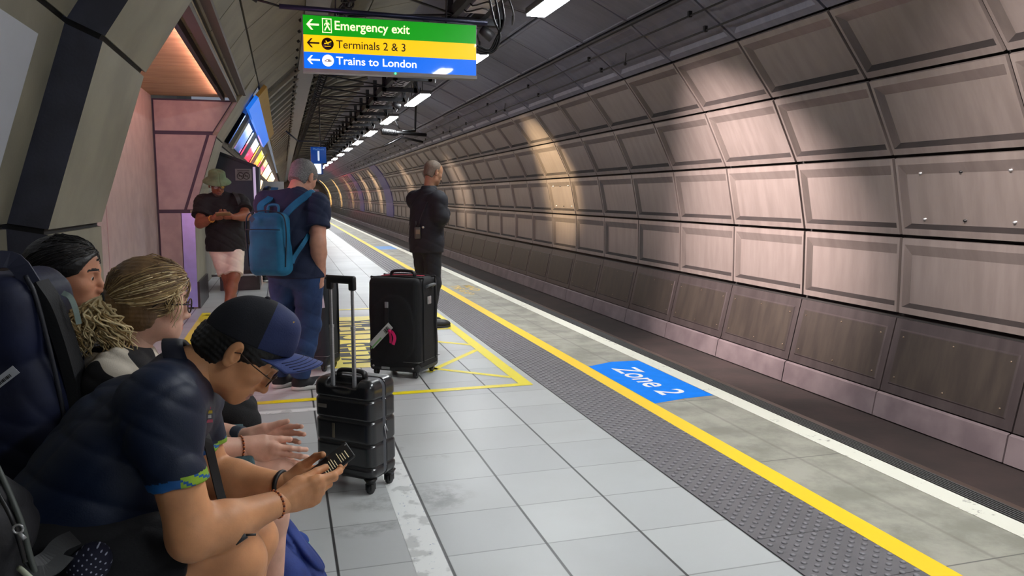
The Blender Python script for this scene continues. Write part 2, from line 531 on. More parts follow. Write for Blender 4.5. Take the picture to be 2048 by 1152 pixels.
def hand_sdf(s, w, d, n, side, curls, thumb, spread=(.10, .02, -.06, -.14), sc=1.0, arm=None, arm_r=.027, tcurl=(.25, .35)):
    """Palm, four unequal fingers and a thumb, in world space. n points out of the palm."""
    d = unit(d); n = unit(np.array(n) - d * (np.array(n) @ d)); t = np.cross(d, n) * (1 if side == 'R' else -1)
    w = np.array(w, float)
    s.cone(w - d * .004, w + d * .03 * sc, .0245 * sc, .027 * sc, k=.012, sq=(n, .68))
    mcp = [w + d * L * sc + t * off * sc - n * .002 for off, L, _, _ in FINGERS]
    for i, m in enumerate(mcp):
        s.cone(w + d * .022 * sc + t * FINGERS[i][0] * .62 * sc, m, .0155 * sc, .0118 * sc, k=.013)
    for i in range(3): s.cone(mcp[i] - d * .012, mcp[i + 1] - d * .012, .0105 * sc, .0105 * sc, k=.01)
    tb = w + d * .026 * sc + t * .024 * sc + n * .010 * sc
    s.cone(w + d * .012 * sc + t * .012 * sc + n * .006, tb + unit(thumb[0] * d + thumb[1] * t + thumb[2] * n) * .02, .019 * sc, .017 * sc, k=.014)
    s.cone(w + d * .03 * sc - t * .026 * sc + n * .006, w + d * .06 * sc - t * .028 * sc + n * .004, .015 * sc, .013 * sc, k=.014)
    for i, (off, L, ln, r) in enumerate(FINGERS):
        p = mcp[i]; a = 0.0; lat = unit(d * math.cos(spread[i]) + t * math.sin(spread[i]))
        rr = r * sc * 1.06
        for q in range(3):
            a += curls[i][q]
            e = p + (lat * math.cos(a) + n * math.sin(a)) * ln[q] * sc
            s.cone(p, e, rr, rr * .93, k=.0045 if q else .007)
            s.ell(p - (n * math.cos(a) - lat * math.sin(a)) * .0012, rr * 1.03, k=.003)
            p = e; rr *= .93
    u = unit(thumb[0] * d + thumb[1] * t + thumb[2] * n); p = tb; rr = .0138 * sc
    hinge = unit(np.cross(u, unit(d * .9 - t * .35 + n * .25)))
    for q, L in enumerate((.040, .033, .026)):
        if q:
            a = tcurl[q - 1]; u = unit(u * math.cos(a) + np.cross(hinge, u) * math.sin(a))
        e = p + u * L * sc; s.cone(p, e, rr, rr * .86, k=.008 if q == 0 else .004); p = e; rr *= .86
    if arm is not None: s.cone(arm, w, arm_r, .0255 * sc, k=.02)
    return s

def nails(): pass

def torso_prims(s, j, o=0.0, f=1.0, k=.07, belly=1.0):
    up = unit(j['che'] - j['pel']); side = unit(j['sR'] - j['sL']); side = unit(side - up * (side @ up)); fr = np.cross(up, side)
    A = np.array([side, fr, up])
    up2 = unit(j['nck'] - j['che']); A2 = frame(side, up2); A2 = np.array([A2[0], A2[1], A2[2]])
    s.ell(j['pel'], np.array((.165 * f, .120 * f, .115)) + o, A, k=k)
    s.ell(j['pel'] * .52 + j['che'] * .48 + fr * .012 * (belly - 1) * 8, np.array((.150 * f, .118 * f * belly, .150)) + o, A, k=k)
    s.ell(j['che'], np.array((.162 * f, .116 * f, .150)) + o, A2, k=k)
    m = (j['sL'] + j['sR']) / 2
    s.cone(m + (j['sL'] - m) * .80, m + (j['sR'] - m) * .80, .062 * f + o, .062 * f + o, k=k)
    for q in 'LR':
        s.cone(j['nck'] * .86 + m * .14 - fr * .01, m + (j['s' + q] - m) * .80 + unit(j['nck'] - m) * .008, .046 + o, .048 * f + o, k=.05)
    return A

def arm_prims(s, j, q, o=0.0, r=(.052, .043, .042, .027), k=.04, upto=1.0):
    s.cone(j['s' + q], j['e' + q], r[0] + o, r[1] + o, k=k)
    a, b = j['e' + q], j['w' + q]
    s.cone(a, a + (b - a) * .3, r[1] + o, r[2] + .003 + o, k=.03); s.cone(a + (b - a) * .3, b, r[2] + .003 + o, r[3] + o, k=.03)

def leg_prims(s, j, q, o=0.0, r=(.085, .062, .056, .038), k=.05):
    s.cone(j['h' + q], j['k' + q], r[0] + o, r[1] + o, k=k)
    a, b = j['k' + q], j['a' + q]; back = unit(np.cross(np.cross(j['k' + q] - j['h' + q], b - a), b - a)) if np.linalg.norm(np.cross(unit(j['k' + q] - j['h' + q]), unit(b - a))) > .2 else -j['fr']
    s.cone(a, a + (b - a) * .32 + back * .012, r[1] - .002 + o, r[2] + o, k=.03); s.cone(a + (b - a) * .32 + back * .012, b, r[2] + o, r[3] + o, k=.03)

def shoe(parent, ank, d, L, upper, sole, heel=.036, w=.048, lowz=None, stripe=None):
    """Trainer: upper and sole are parts."""
    d = np.array((d[0], d[1], 0.0)); d = unit(d); z0 = lowz if lowz is not None else ank[2] - .085; sd = np.cross(d, (0, 0, 1)); A = np.array([d, sd, (0, 0, 1.0)])
    h = np.array((ank[0], ank[1], z0)) - d * .055; toe = h + d * L
    u = Sdf()
    u.ell(h + d * .055 + (0, 0, .055), (.062, w * .78, .055), A, k=.03); u.ell(h + d * L * .55 + (0, 0, .042), (L * .42, w * .86, .045), A, k=.03)
    u.ell(toe - d * .075 + (0, 0, .032), (.080, w * .94, .034), A, k=.03); u.cone(np.array((ank[0], ank[1], z0 + .05)), np.array(ank) + (0, 0, .02), .044, .042, k=.03, cut=True)
    u.plane_cut((0, 0, z0 + heel * .75), (0, 0, -1))
    o = solid('shoe', u, .006, [upper] + ([stripe] if stripe else []), parent,
              pick=(lambda p: ((np.abs(((p - h) @ d) - L * .5 - ((p[:, 2] - z0) - .04) * .9) < .008) & (p[:, 2] < z0 + .075) & (np.abs((p - h) @ sd) > .03)).astype(int)) if stripe else None)
    b = Sdf()
    b.ell(h + d * .06 + (0, 0, heel / 2), (.072, w * .98, heel * .8), A, k=.02); b.ell(h + d * L * .5 + (0, 0, heel / 2), (L * .44, w * .96, heel * .8), A, k=.02)
    b.ell(toe - d * .078 + (0, 0, heel / 2), (.088, w * 1.10, heel * .8), A, k=.02)
    b.plane_cut((0, 0, z0 + .001), (0, 0, -1)); b.plane_cut((0, 0, z0 + heel), (0, 0, 1))
    solid('sole', b, .006, sole, o)
    return o

def person(label, j, skin, lips, hair_m, head=None, body_h=.006, hand_specs=None, f=1.0, neck_r=.056, base=None, male=True, arms=None, legs=None, iris=None, eye_look=(1, 0, -.15), skin_pick=None, hs=1.0, belly=1.0, head_o=None):
    """The body of a person as one mesh (torso, limbs, head, hands); clothing and hair are added as children."""
    s = Sdf()
    torso_prims(s, j, 0.0, f, belly=belly)
    j['fr'] = np.cross(unit(j['che'] - j['pel']), unit(j['sR'] - j['sL']))
    A, c = local_head(j['hd'], j['fwd'], j['up'])
    nk = c + np.array((-.022, 0, -.045)) * hs @ A
    s.cone(nk, j['nck'], neck_r * .95, neck_r * 1.06, k=.03)
    for q in 'LR':
        if 'e' + q in j: arm_prims(s, j, q, 0.0, arms or (.050, .042, .041, .026))
        if 'k' + q in j: leg_prims(s, j, q, 0.0, legs or (.084, .062, .056, .038))
    parts = []
    v, q = s.mesh(body_h); parts.append((v, q, 0 if skin_pick is None else skin_pick(v[q].mean(1))))
    hsd = head_sdf(head_o, male); nl = (j['nck'] - c) @ A.T / hs
    hsd.cone((-.022, 0, -.045), (np.array((-.022, 0, -.045)) * .45 + nl * .55), neck_r * .95 / hs, neck_r * .99 / hs, k=.03)
    v, q = hsd.mesh(.0032 if head is None else head); mi = head_pick(v[q].mean(1)); parts.append((v * hs @ A + c, q, mi))
    for sp in hand_specs or []:
        h = Sdf(); hand_sdf(h, **{k: x for k, x in sp.items() if k != 'h'})
        v, q = h.mesh(sp.get('h', .0024)); parts.append((v, q, 0))
    me = np_mesh('person', parts, [skin, lips, hair_m])
    base = base if base is not None else np.array((j['pel'][0], j['pel'][1], 0.0))
    o = new_obj('person', me, None, base)
    tag(o, label, 'person')
    add_eyes(A, c, o, iris or mat('iris_brown', (60, 38, 24), .2), eye_look, hs)
    return o, A, c

def local_solid(name, sdf, A, c, h, m, parent, pick=None, hs=1.0):
    """Like solid(), for shapes modelled in a head's own frame."""
    v, q = sdf.mesh(h); mi = 0 if pick is None else pick(v[q].mean(1))
    return new_obj(name, np_mesh(name, [(v * hs @ A + c, q, mi)], m if isinstance(m, list) else [m]), parent)
# ------------------------------------------------------------------ setting: floor, platform edge, track, tunnel lining
Y0, Y1 = -7.0, 116.0
XL, XT = -1.75, 1.79

def floor_material():
    m = bpy.data.materials.new('floor_tiles'); m.use_nodes = True; t = NT(m); vec, x, y, z = t.coords()
    def joint(u, period, phase, w):
        f = t.math('FRACT', t.math('DIVIDE', t.math('SUBTRACT', u, phase), period))
        d = t.math('MINIMUM', f, t.math('SUBTRACT', 1.0, f))
        return t.math('SUBTRACT', 1.0, t.smooth(d, w * .5 / period, w * 1.1 / period))
    jx = joint(x, .41, .15, .007); jy = joint(y, .395, 2.81, .0045)
    n1 = t.noise(vec, 1.3, 5); n2 = t.noise(vec, 40, 3); n3 = t.noise(vec, 7, 8, .7)
    cell = t.n.new('ShaderNodeTexWhiteNoise'); cell.noise_dimensions = '2D'
    cb = t.n.new('ShaderNodeCombineXYZ')
    t.nt.links.new(t.math('FLOOR', t.math('DIVIDE', t.math('SUBTRACT', x, .15), .41)), cb.inputs[0])
    t.nt.links.new(t.math('FLOOR', t.math('DIVIDE', t.math('SUBTRACT', y, 2.81), .395)), cb.inputs[1])
    t.nt.links.new(cb.outputs[0], cell.inputs[0])
    base = t.mix(cell.outputs[0], lin((190, 193, 192)), lin((178, 181, 181)))
    base = t.mix(t.math('MULTIPLY', t.smooth(n1, .45, .7), .25), base, lin((160, 160, 155)))
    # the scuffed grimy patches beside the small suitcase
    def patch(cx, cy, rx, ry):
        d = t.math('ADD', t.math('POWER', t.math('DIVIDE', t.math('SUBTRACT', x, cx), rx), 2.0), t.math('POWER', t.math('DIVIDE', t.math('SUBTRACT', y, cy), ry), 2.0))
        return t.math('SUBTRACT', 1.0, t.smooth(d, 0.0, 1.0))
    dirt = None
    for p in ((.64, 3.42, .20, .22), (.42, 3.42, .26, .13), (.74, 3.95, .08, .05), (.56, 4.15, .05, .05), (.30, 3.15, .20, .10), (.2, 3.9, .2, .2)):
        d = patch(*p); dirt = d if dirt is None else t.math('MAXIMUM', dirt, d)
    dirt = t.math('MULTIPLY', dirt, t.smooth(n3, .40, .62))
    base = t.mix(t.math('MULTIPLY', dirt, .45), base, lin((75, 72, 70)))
    spots = t.smooth(t.noise(vec, 22, 6, .8), .70, .74)
    base = t.mix(t.math('MULTIPLY', spots, .25), base, lin((90, 88, 86)))
    base = t.mix(t.math('MULTIPLY', jy, .50), base, lin((70, 70, 68)))
    base = t.mix(t.math('MULTIPLY', jx, .95), base, lin((42, 42, 42)))
    t.link(base, 'Base Color')
    t.link(t.math('ADD', t.math('MULTIPLY', n1, .2), .27), 'Roughness')
    t.b.inputs['Specular IOR Level'].default_value = .45
    t.bump(t.math('SUBTRACT', n2, t.math('MULTIPLY', t.math('MAXIMUM', jx, jy), 2.0)), .12, .002)
    return m

mb = MB(); mb.quad((XL, Y0, 0), (XT, Y0, 0), (XT, Y1, 0), (XL, Y1, 0)); mb.quad((XL, Y0, -.3), (XL, Y1, -.3), (XT, Y1, -.3), (XT, Y0, -.3))
struct('floor', mb, floor_material())

# dark tactile paving: slabs with raised blisters in staggered rows
mb = MB(); Yt = Y0
while Yt < Y1:
    mb.box((XT + .002, Yt + .0015, -.05), (2.232, Yt + .3985, .002)); Yt += .4
bl = []
prof = [(.0125, 0), (.0118, .003), (.009, .0052), (.0001, .0056)]
Yt = 1.2
while Yt < 30:
    row = int(round((Yt - 1.2) / .0335))
    for i in range(7):
        xx = XT + .028 + i * .0665 + (.0333 if row % 2 else 0)
        if xx < 2.225: bl.append((xx, Yt))
    Yt += .0335 * (1 if Yt < 14 else 2)
nb = 8
for bx, by in bl:
    vs = [(bx + r * math.cos(2 * math.pi * k / nb), by + r * math.sin(2 * math.pi * k / nb), .002 + h) for r, h in prof[:3] for k in range(nb)]
    fs = [(i * nb + k, i * nb + (k + 1) % nb, (i + 1) * nb + (k + 1) % nb, (i + 1) * nb + k) for i in range(2) for k in range(nb)] + [tuple(2 * nb + k for k in range(nb))]
    mb.add(vs, fs, 1, True)
struct('trim_1', mb, [mat('tactile_slab', (104, 101, 104), .5, var=.15, vscale=5, bump=.1), mat('tactile_blister', (122, 120, 124), .35, var=.1)])

def worn_paint(name, rgb, under, wear=.62, rough=.5, sc=14):
    m = bpy.data.materials.new(name); m.use_nodes = True; t = NT(m); vec, x, y, z = t.coords()
    n = t.noise(vec, sc, 8, .75); n2 = t.noise(vec, 2.0, 3)
    k = t.smooth(t.math('ADD', n, t.math('MULTIPLY', t.math('SUBTRACT', n2, .5), .25)), wear, wear + .05)
    t.link(t.mix(k, lin(rgb), lin(under)), 'Base Color'); t.b.inputs['Roughness'].default_value = rough
    t.bump(n, .08); return m
CONC = (150, 147, 135)
struct('trim_2', MB().box((2.232, Y0, -.05), (2.345, Y1, .003)), worn_paint('yellow_line_paint', (250, 205, 20), CONC, .70))
def concrete_material():
    m = bpy.data.materials.new('edge_concrete'); m.use_nodes = True; t = NT(m); vec, x, y, z = t.coords()
    n = t.noise(vec, 3, 8, .65); n2 = t.noise(vec, 90, 3); n3 = t.noise(vec, 30, 5, .8)
    c = t.mix(t.smooth(n, .35, .65), lin((128, 126, 114)), lin((160, 157, 144)))
    c = t.mix(t.math('MULTIPLY', t.smooth(n3, .66, .70), .35), c, lin((70, 66, 60)))
    sx = t.math('SUBTRACT', 1.0, t.smooth(t.math('ABSOLUTE', t.math('SUBTRACT', x, t.math('ADD', 2.575, t.math('MULTIPLY', n, .02)))), .003, .016))
    c = t.mix(t.math('MULTIPLY', sx, .35), c, lin((95, 90, 82)))
    f = t.math('FRACT', t.math('DIVIDE', t.math('SUBTRACT', y, 2.2), 1.2)); d = t.math('MINIMUM', f, t.math('SUBTRACT', 1.0, f))
    c = t.mix(t.math('SUBTRACT', 1.0, t.smooth(d, .001, .005)), c, lin((92, 90, 84)))
    t.link(c, 'Base Color'); t.b.inputs['Roughness'].default_value = .6; t.bump(n2, .15); return m
struct('trim_3', MB().box((2.345, Y0, -.05), (2.845, Y1, .001)), concrete_material())
struct('trim_4', MB().box((2.845, Y0, -.05), (2.972, Y1, .003)), worn_paint('white_edge_paint', (222, 220, 205), (150, 146, 134), .60))
mb = MB().box((2.972, Y0, -.12), (3.085, Y1, .0))
for i in range(6): mb.box((2.978 + i * .018, Y0, 0), (2.988 + i * .018, Y1, .006))
struct('trim_5', mb, mat('nosing_rubber', (70, 70, 70), .6))
struct('wall_platform', MB().box((2.90, Y0, -1.3), (2.97, Y1, -.05)), mat('platform_face', (60, 55, 52), .8))
struct('track_bed', MB().box((2.8, Y0, -1.3), (6.6, Y1, -.93)), mat('track_bed_grime', (46, 36, 35), .8, rgb2=(32, 26, 25), vscale=2.5, bump=.3, bscale=18))
for i, xr in enumerate((3.40, 4.84)):
    mb = MB().box((xr - .06, Y0, -.93), (xr + .06, Y1, -.915)).box((xr - .012, Y0, -.92), (xr + .012, Y1, -.80)).box((xr - .035, Y0, -.81), (xr + .035, Y1, -.772), 0)
    o = struct('rail', mb, mat('rail_steel', (92, 80, 74), .45, .6)); tag(o, None)

# ---- right hand lining: recessed metal panels between dark joints
PR = [(6.17, .15), (6.16, .97), (6.0, 1.78), (5.63, 2.53), (5.12, 3.18), (4.46, 3.67), (3.72, 4.02), (2.9, 4.2), (2.0, 4.20)]
RING, RPH = 1.565, 6.605
NR = int((Y1 - RPH) / RING); rings = [RPH + RING * k for k in range(-9, NR + 1)]
TC = np.array((2.5, .57))                      # centre of the bore in section
def sec(p, y, depth=0.0):
    p = np.array(p, float); o = p + unit(p - TC) * depth
    return np.array((o[0], y, o[1]))

def cladding_metal(name, rgb, rgb2, rough, metal, streak=True):
    m = bpy.data.materials.new(name); m.use_nodes = True; t = NT(m); vec, x, y, z = t.coords()
    mp = t.n.new('ShaderNodeMapping'); mp.inputs['Scale'].default_value = (1.5, 5.0, .8); t.nt.links.new(vec, mp.inputs[0])
    n = t.noise(mp.outputs[0], 1.6, 6, .6); n2 = t.noise(vec, 70, 3); n3 = t.noise(vec, .9, 3)
    c = t.mix(t.smooth(n, .3, .7), lin(rgb2), lin(rgb)); c = t.mix(t.math('MULTIPLY', t.smooth(n3, .4, .7), .25), c, lin(rgb2))
    t.link(c, 'Base Color'); t.b.inputs['Metallic'].default_value = metal
    t.link(t.math('ADD', rough - .06, t.math('MULTIPLY', n, .14)), 'Roughness'); t.bump(n2, .05); return m
M_CLAD = cladding_metal('bronze_panels', (168, 157, 153), (155, 144, 140), .40, .60)
M_CLAD_SHADE = cladding_metal('bronze_bevel_shade', (122, 113, 109), (106, 98, 95), .45, .55)  # far-side bevels only: shade put in as a darker copy of the bronze
M_CEIL = cladding_metal('ceiling_panels', (136, 136, 148), (122, 122, 134), .55, .25)
M_JOINT = mat('joint_black', (22, 20, 20), .7)

def coffer(mb, p, q, ya, yb, top, side, bev, depth, gap=.019):
    """One panel between section points p (low) and q (high): border, sloped bevel, recessed field."""
    e = np.array(q, float) - np.array(p, float); L = np.linalg.norm(e); e /= L
    nrm = np.array((e[1], -e[0])); nrm = nrm if nrm @ (np.array(p) - TC) > 0 else -nrm
    def pt(s, y, d): w = np.array(p) + e * s + nrm * d; return (w[0], y, w[1])
    def loop(m, n, d): return [pt(m, ya + n, d), pt(m, yb - n, d), pt(L - m, yb - n, d), pt(L - m, ya + n, d)]
    o = loop(gap * .8, gap * .8, .03); a = loop(gap, gap, 0); b = loop(top, side, 0); c = [pt(top + bev * .8, ya + side + bev * .55, depth), pt(top + bev * .8, yb - side - bev * 1.15, depth), pt(L - top - bev * 1.9, yb - side - bev * 1.15, depth), pt(L - top - bev * 1.9, ya + side + bev * .55, depth)]
    vs = o + a + b + c; fs = []
    for r in range(3):
        for k in range(4): fs.append((r * 4 + k, r * 4 + (k + 1) % 4, (r + 1) * 4 + (k + 1) % 4, (r + 1) * 4 + k))
    fs.append((12, 13, 14, 15))
    n0 = len(mb.f); mb.add(vs, fs, 0); 
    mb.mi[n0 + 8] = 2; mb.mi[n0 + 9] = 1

mw = MB(); mc = MB()
for a, b in zip(rings[:-1], rings[1:]):
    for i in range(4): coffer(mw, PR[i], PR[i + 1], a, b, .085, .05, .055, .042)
    coffer(mc, PR[4], PR[5], a, b, .10, .07, .06, .035)
    for i in range(5, 8): coffer(mc, PR[i], PR[i + 1], a, b, .05, .05, .012, .012)
purple = []
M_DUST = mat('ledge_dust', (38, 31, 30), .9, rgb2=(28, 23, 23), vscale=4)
struct('wall_right', mw, [M_CLAD, M_CLAD_SHADE, M_DUST])
struct('ceiling', mc, [M_CEIL, M_CEIL, M_CEIL])
mb = MB()
for (p, q) in zip(PR[:-1], PR[1:]):
    a0, a1 = sec(p, Y0, .085), sec(q, Y0, .085); mb.quad(a0, a1, a1 + (0, Y1 - Y0, 0), a0 + (0, Y1 - Y0, 0))
struct('wall_backing', mb, M_JOINT)

# the two violet bands between rings far down the tunnel
for ya, yb in ((45.6, 48.7), (62.8, 65.9)):
    mb = MB()
    for i in range(4):
        a0, a1 = sec(PR[i], ya, -.02), sec(PR[i + 1], ya, -.02); dy = np.array((0, yb - ya, 0))
        mb.quad(a0, a0 + dy, a1 + dy, a1); b0, b1 = sec(PR[i], ya, .05), sec(PR[i + 1], ya, .05); mb.quad(a0, a1, b1, b0)
    struct('trim_6', mb, mat('violet_band', (112, 104, 150), .4, .3))

# dark skirting panels leaning inwards, then a pale kerb at track level
M_SKIRT = cladding_metal('skirting_panels', (70, 63, 56), (54, 48, 45), .5, .4)
M_SKRIM = cladding_metal('skirting_rims', (78, 71, 71), (66, 59, 60), .45, .45)
mb = MB(); mk = MB()
s0, s1 = (6.165, .115), (5.995, -.655)
for a, b in zip(rings[:-1], rings[1:]):
    def P(u, y, d):
        w = np.array(s1) + (np.array(s0) - np.array(s1)) * u; return (w[0] - .977 * d, y, w[1] + .21 * d)
    g = .008
    lp = [[P(u0, a + n, d), P(u0, b - n, d), P(u1, b - n, d), P(u1, a + n, d)] for u0, u1, n, d in ((.0, 1.0, g, -.03), (.005, .995, g, 0), (.12, .86, .09, 0), (.135, .845, .10, .010), (.145, .835, .108, .010))]
    vs = sum(lp, []); fs = [(r * 4 + k, r * 4 + (k + 1) % 4, (r + 1) * 4 + (k + 1) % 4, (r + 1) * 4 + k) for r in range(4) for k in range(4)] + [(16, 17, 18, 19)]
    n0 = len(mb.f); mb.add(vs, fs, 1); mb.mi[n0 + 16] = 0
    for u, yy in ((.22, a + .16), (.22, b - .16), (.76, a + .16), (.76, b - .16), (.2, (a + b) / 2), (.78, (a + b) / 2)):
        mb.lathe([(.011, 0), (.009, .004), (.0001, .005)], P(u, yy, .010), 8, (-.977, 0, .21), 2)
    mk.add([(5.985, a + .008, -.66), (5.985, b - .008, -.66), (5.955, b - .008, -.675), (5.955, a + .008, -.675), (5.915, a + .008, -.915), (5.915, b - .008, -.915)], [(0, 1, 2, 3), (3, 2, 5, 4)])
    mk.add([(5.985, a + .008, -.66), (5.955, a + .008, -.675), (5.915, a + .008, -.915), (5.985, a + .008, -.915)], [(0, 1, 2, 3)])
struct('baseboard_right', mb, [M_SKIRT, M_SKRIM, mat('skirting_screw', (120, 105, 90), .4, .7)])
struct('trim_7', mk, mat('kerb_panels', (118, 108, 111), .5, .2, rgb2=(98, 88, 92), vscale=3, bump=.1))
struct('trim_8', MB().quad((6.06, Y0, -.60), (6.06, Y1, -.60), (6.02, Y1, -.95), (6.02, Y0, -.95)).quad((6.24, Y0, .2), (6.24, Y1, .2), (6.05, Y1, -.70), (6.05, Y0, -.70)), M_JOINT)

# ---- left hand lining: piers that stand out from the wall, an alcove between them
def LP(deg, R): a = math.radians(deg); return (2.5 - R * math.cos(a), .57 + R * math.sin(a))
ANG = [-9.2, 10.4, 25.1, 39.8, 54.5, 69.2, 82.0]
M_PIER = mat('pier_panels', (150, 146, 126), .5, rgb2=(134, 130, 112), vscale=3.0, bump=.12, bscale=90)
M_WALL = mat('left_wall_panels', (134, 129, 112), .5, rgb2=(116, 112, 98), vscale=3.0, bump=.12, bscale=90)
M_PIER_SHADE = mat('pier_side_shade', (66, 68, 82), .55, rgb2=(54, 55, 66), vscale=5, bump=.2, bscale=70)  # pier sides coloured dark and bluish to carry their shade
M_MARBLE = mat('plinth_marble', (48, 47, 48), .3, rgb2=(26, 26, 28), vscale=6, bump=.0)

def facet(mb, d0, d1, R, ya, yb, g=.012, thick=.05, mi=0):
    p, q = np.array(LP(d0, R)), np.array(LP(d1, R)); e = unit(q - p); p = p + e * g; q = q - e * g
    n = unit((p + q) / 2 - TC); vs = []
    for d, i in ((0, 0), (thick, .0)):
        for w, y in ((p, ya + g), (p, yb - g), (q, yb - g), (q, ya + g)):
            w2 = w + n * d; vs.append((w2[0], y, w2[1]))
    mb.add(vs, [(0, 1, 2, 3), (0, 4, 5, 1), (1, 5, 6, 2), (2, 6, 7, 3), (3, 7, 4, 0)], mi)

RP, RW = 3.60, 3.76
def joints(mb, R, ya, yb, a0=0, a1=6):
    for i in range(a0, a1):
        p, q = LP(ANG[i], R + .02), LP(ANG[i + 1], R + .02); mb.quad((p[0], ya, p[1]), (p[0], yb, p[1]), (q[0], yb, q[1]), (q[0], ya, q[1]))

def pier(name, ya, yb, side=M_PIER_SHADE, top=4):
    mb = MB()
    for i in range(0, top): facet(mb, ANG[i], ANG[i + 1], RP, ya, yb, .013)
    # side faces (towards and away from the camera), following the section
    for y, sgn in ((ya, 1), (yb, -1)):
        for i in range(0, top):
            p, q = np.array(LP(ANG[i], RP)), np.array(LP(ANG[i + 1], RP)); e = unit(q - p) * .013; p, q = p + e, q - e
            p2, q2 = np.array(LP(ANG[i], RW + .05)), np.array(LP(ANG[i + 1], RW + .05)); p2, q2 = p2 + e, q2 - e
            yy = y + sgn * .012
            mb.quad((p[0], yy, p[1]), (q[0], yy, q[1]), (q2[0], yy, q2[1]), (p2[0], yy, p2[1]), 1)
    mj = MB()
    for i in range(0, top):
        p, q = LP(ANG[i], RP + .02), LP(ANG[i + 1], RP + .02); p2, q2 = LP(ANG[i], RW + .06), LP(ANG[i + 1], RW + .06)
        mj.quad((p[0], ya + .03, p[1]), (p[0], yb - .03, p[1]), (q[0], yb - .03, q[1]), (q[0], ya + .03, q[1]))
        for y in (ya + .03, yb - .03): mj.quad((p[0], y, p[1]), (q[0], y, q[1]), (q2[0], y, q2[1]), (p2[0], y, p2[1]))
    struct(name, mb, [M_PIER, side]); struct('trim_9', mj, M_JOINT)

pier('pier', 4.0, 5.12)
# wall before the pier
mb = MB(); mj = MB()
for a, b in ((-7.0, -4.2), (-4.2, -1.4), (-1.4, 1.3), (1.3, 4.0)):
    for i in range(0, 6): facet(mb, ANG[i], ANG[i + 1], RW, a, b, .013)
joints(mj, RW, Y0, 4.0)
# upper lining from the pier onwards: plain panels, then ribbed ones
for a, b in zip(np.arange(4.0, 12.4, 1.2), np.arange(5.2, 13.6, 1.2)):
    for i in range(4 if b < 5.3 else 3, 6):
        facet(mb, ANG[i], ANG[i + 1], RP + .001, a, b, .011)
    if 5.0 < b and a > 4.9 and b <= 10.3:
        pass
joints(mj, RP, 4.0, 12.4, 3, 6)
# lintel strip above the alcove opening (from its soffit up to the next joint)
dz = math.degrees(math.asin((2.56 - .57) / RP))
for a, b in ((5.12, 6.32), (6.32, 7.52), (7.52, 8.72), (8.72, 10.2)):
    facet(mb, dz + .5, ANG[3], RP, a, b, .011)
p, q = LP(dz, RP + .02), LP(ANG[3], RP + .02); mj.quad((p[0], 5.1, p[1]), (p[0], 10.3, p[1]), (q[0], 10.3, q[1]), (q[0], 5.1, q[1]))
struct('wall_left', mb, M_WALL); struct('trim_10', mj, M_JOINT)

# alcove: back wall, soffit, the far jamb facing the camera
XB, ZS, YJ = -1.46, 2.57, 10.2
M_ALC = mat('alcove_panels', (176, 164, 158), .42, rgb2=(160, 148, 144), vscale=7, bump=.12, bscale=80)
M_DKJ = mat('alcove_joint', (52, 46, 62), .45)
mb = MB()
for a, b in ((5.1, 6.2), (6.2, 7.4), (7.4, 10.2)): mb.box((XB - .05, a + .016, .62), (XB, b - .016, ZS))
struct('wall_alcove', mb, M_ALC)
struct('trim_11', MB().box((XB - .1, 5.0, .0), (XB - .03, 10.3, ZS)), M_DKJ)
struct('baseboard_alcove', MB().box((XB - .05, 5.1, 0), (XB + .03, 10.2, .60)), mat('alcove_plinth', (84, 66, 92), .4))
mb = MB()
for a, b in ((5.1, 6.3), (6.3, 7.9), (7.9, 9.1), (9.1, 10.2)): mb.box((XB, a + .006, ZS), (-.50, b - .006, ZS + .06))
struct('ceiling_alcove', mb, mat('soffit_panels', (168, 146, 112), .5, rgb2=(146, 124, 92), vscale=2.5, stretch=(1, 4, 1), bump=.1))
xe = LP(dz, RP)[0]
struct('trim_12', MB().box((xe - .075, 5.12, ZS - .05), (xe - .002, 10.2, ZS + .05)).box((XB, 5.0, ZS + .04), (-.4, 10.3, ZS + .09)), mat('lintel_edge', (72, 60, 50), .5))
# far jamb, panels cut to the curve of the lining
def prof_x(z, R=RP):
    for i in range(6):
        a, b = LP(ANG[i], R), LP(ANG[i + 1], R)
        if a[1] <= z <= b[1]: return a[0] + (b[0] - a[0]) * (z - a[1]) / (b[1] - a[1])
    return LP(ANG[0], R)[0]
mb = MB(); J = .022
zs = [0.0, 1.20, 2.14, ZS - .03]
for k, (z0, z1) in enumerate(zip(zs[:-1], zs[1:])):
    z0 += J; z1 -= J
    for (xa, xb, mi) in (((XB + J, None, 0),) if k else ((XB + J, -1.20, 0), (-1.19, None, 1))):
        edge = .12 if k == 1 else .075 if k == 2 else .0
        r0 = prof_x(z0) - edge if xb is None else xb; r1 = prof_x(z1) - edge if xb is None else xb
        mb.add([(xa, YJ, z0), (r0, YJ, z0), (r1, YJ, z1), (xa, YJ, z1), (xa, YJ + .04, z0), (r0, YJ + .04, z0), (r1, YJ + .04, z1), (xa, YJ + .04, z1)],
               [(0, 1, 2, 3), (1, 5, 6, 2), (0, 4, 5, 1), (3, 2, 6, 7)], mi)
        if edge:
            mb.add([(r0 + J * 1.6, YJ, z0), (prof_x(z0) - .006, YJ, z0), (prof_x(z1) - .006, YJ, z1), (r1 + J * 1.6, YJ, z1)], [(0, 1, 2, 3)], 0)
struct('wall_jamb', mb, [M_ALC, mat('jamb_steel_strip', (170, 176, 250), .3, .25)])
mj = MB()
for z0, z1 in zip(zs[:-1], zs[1:]):
    mj.quad((XB, YJ + .02, z0), (prof_x(z0 + .001) - .004, YJ + .02, z0), (prof_x(z1 - .001) - .004, YJ + .02, z1), (XB, YJ + .02, z1))
struct('trim_13', mj, M_DKJ)
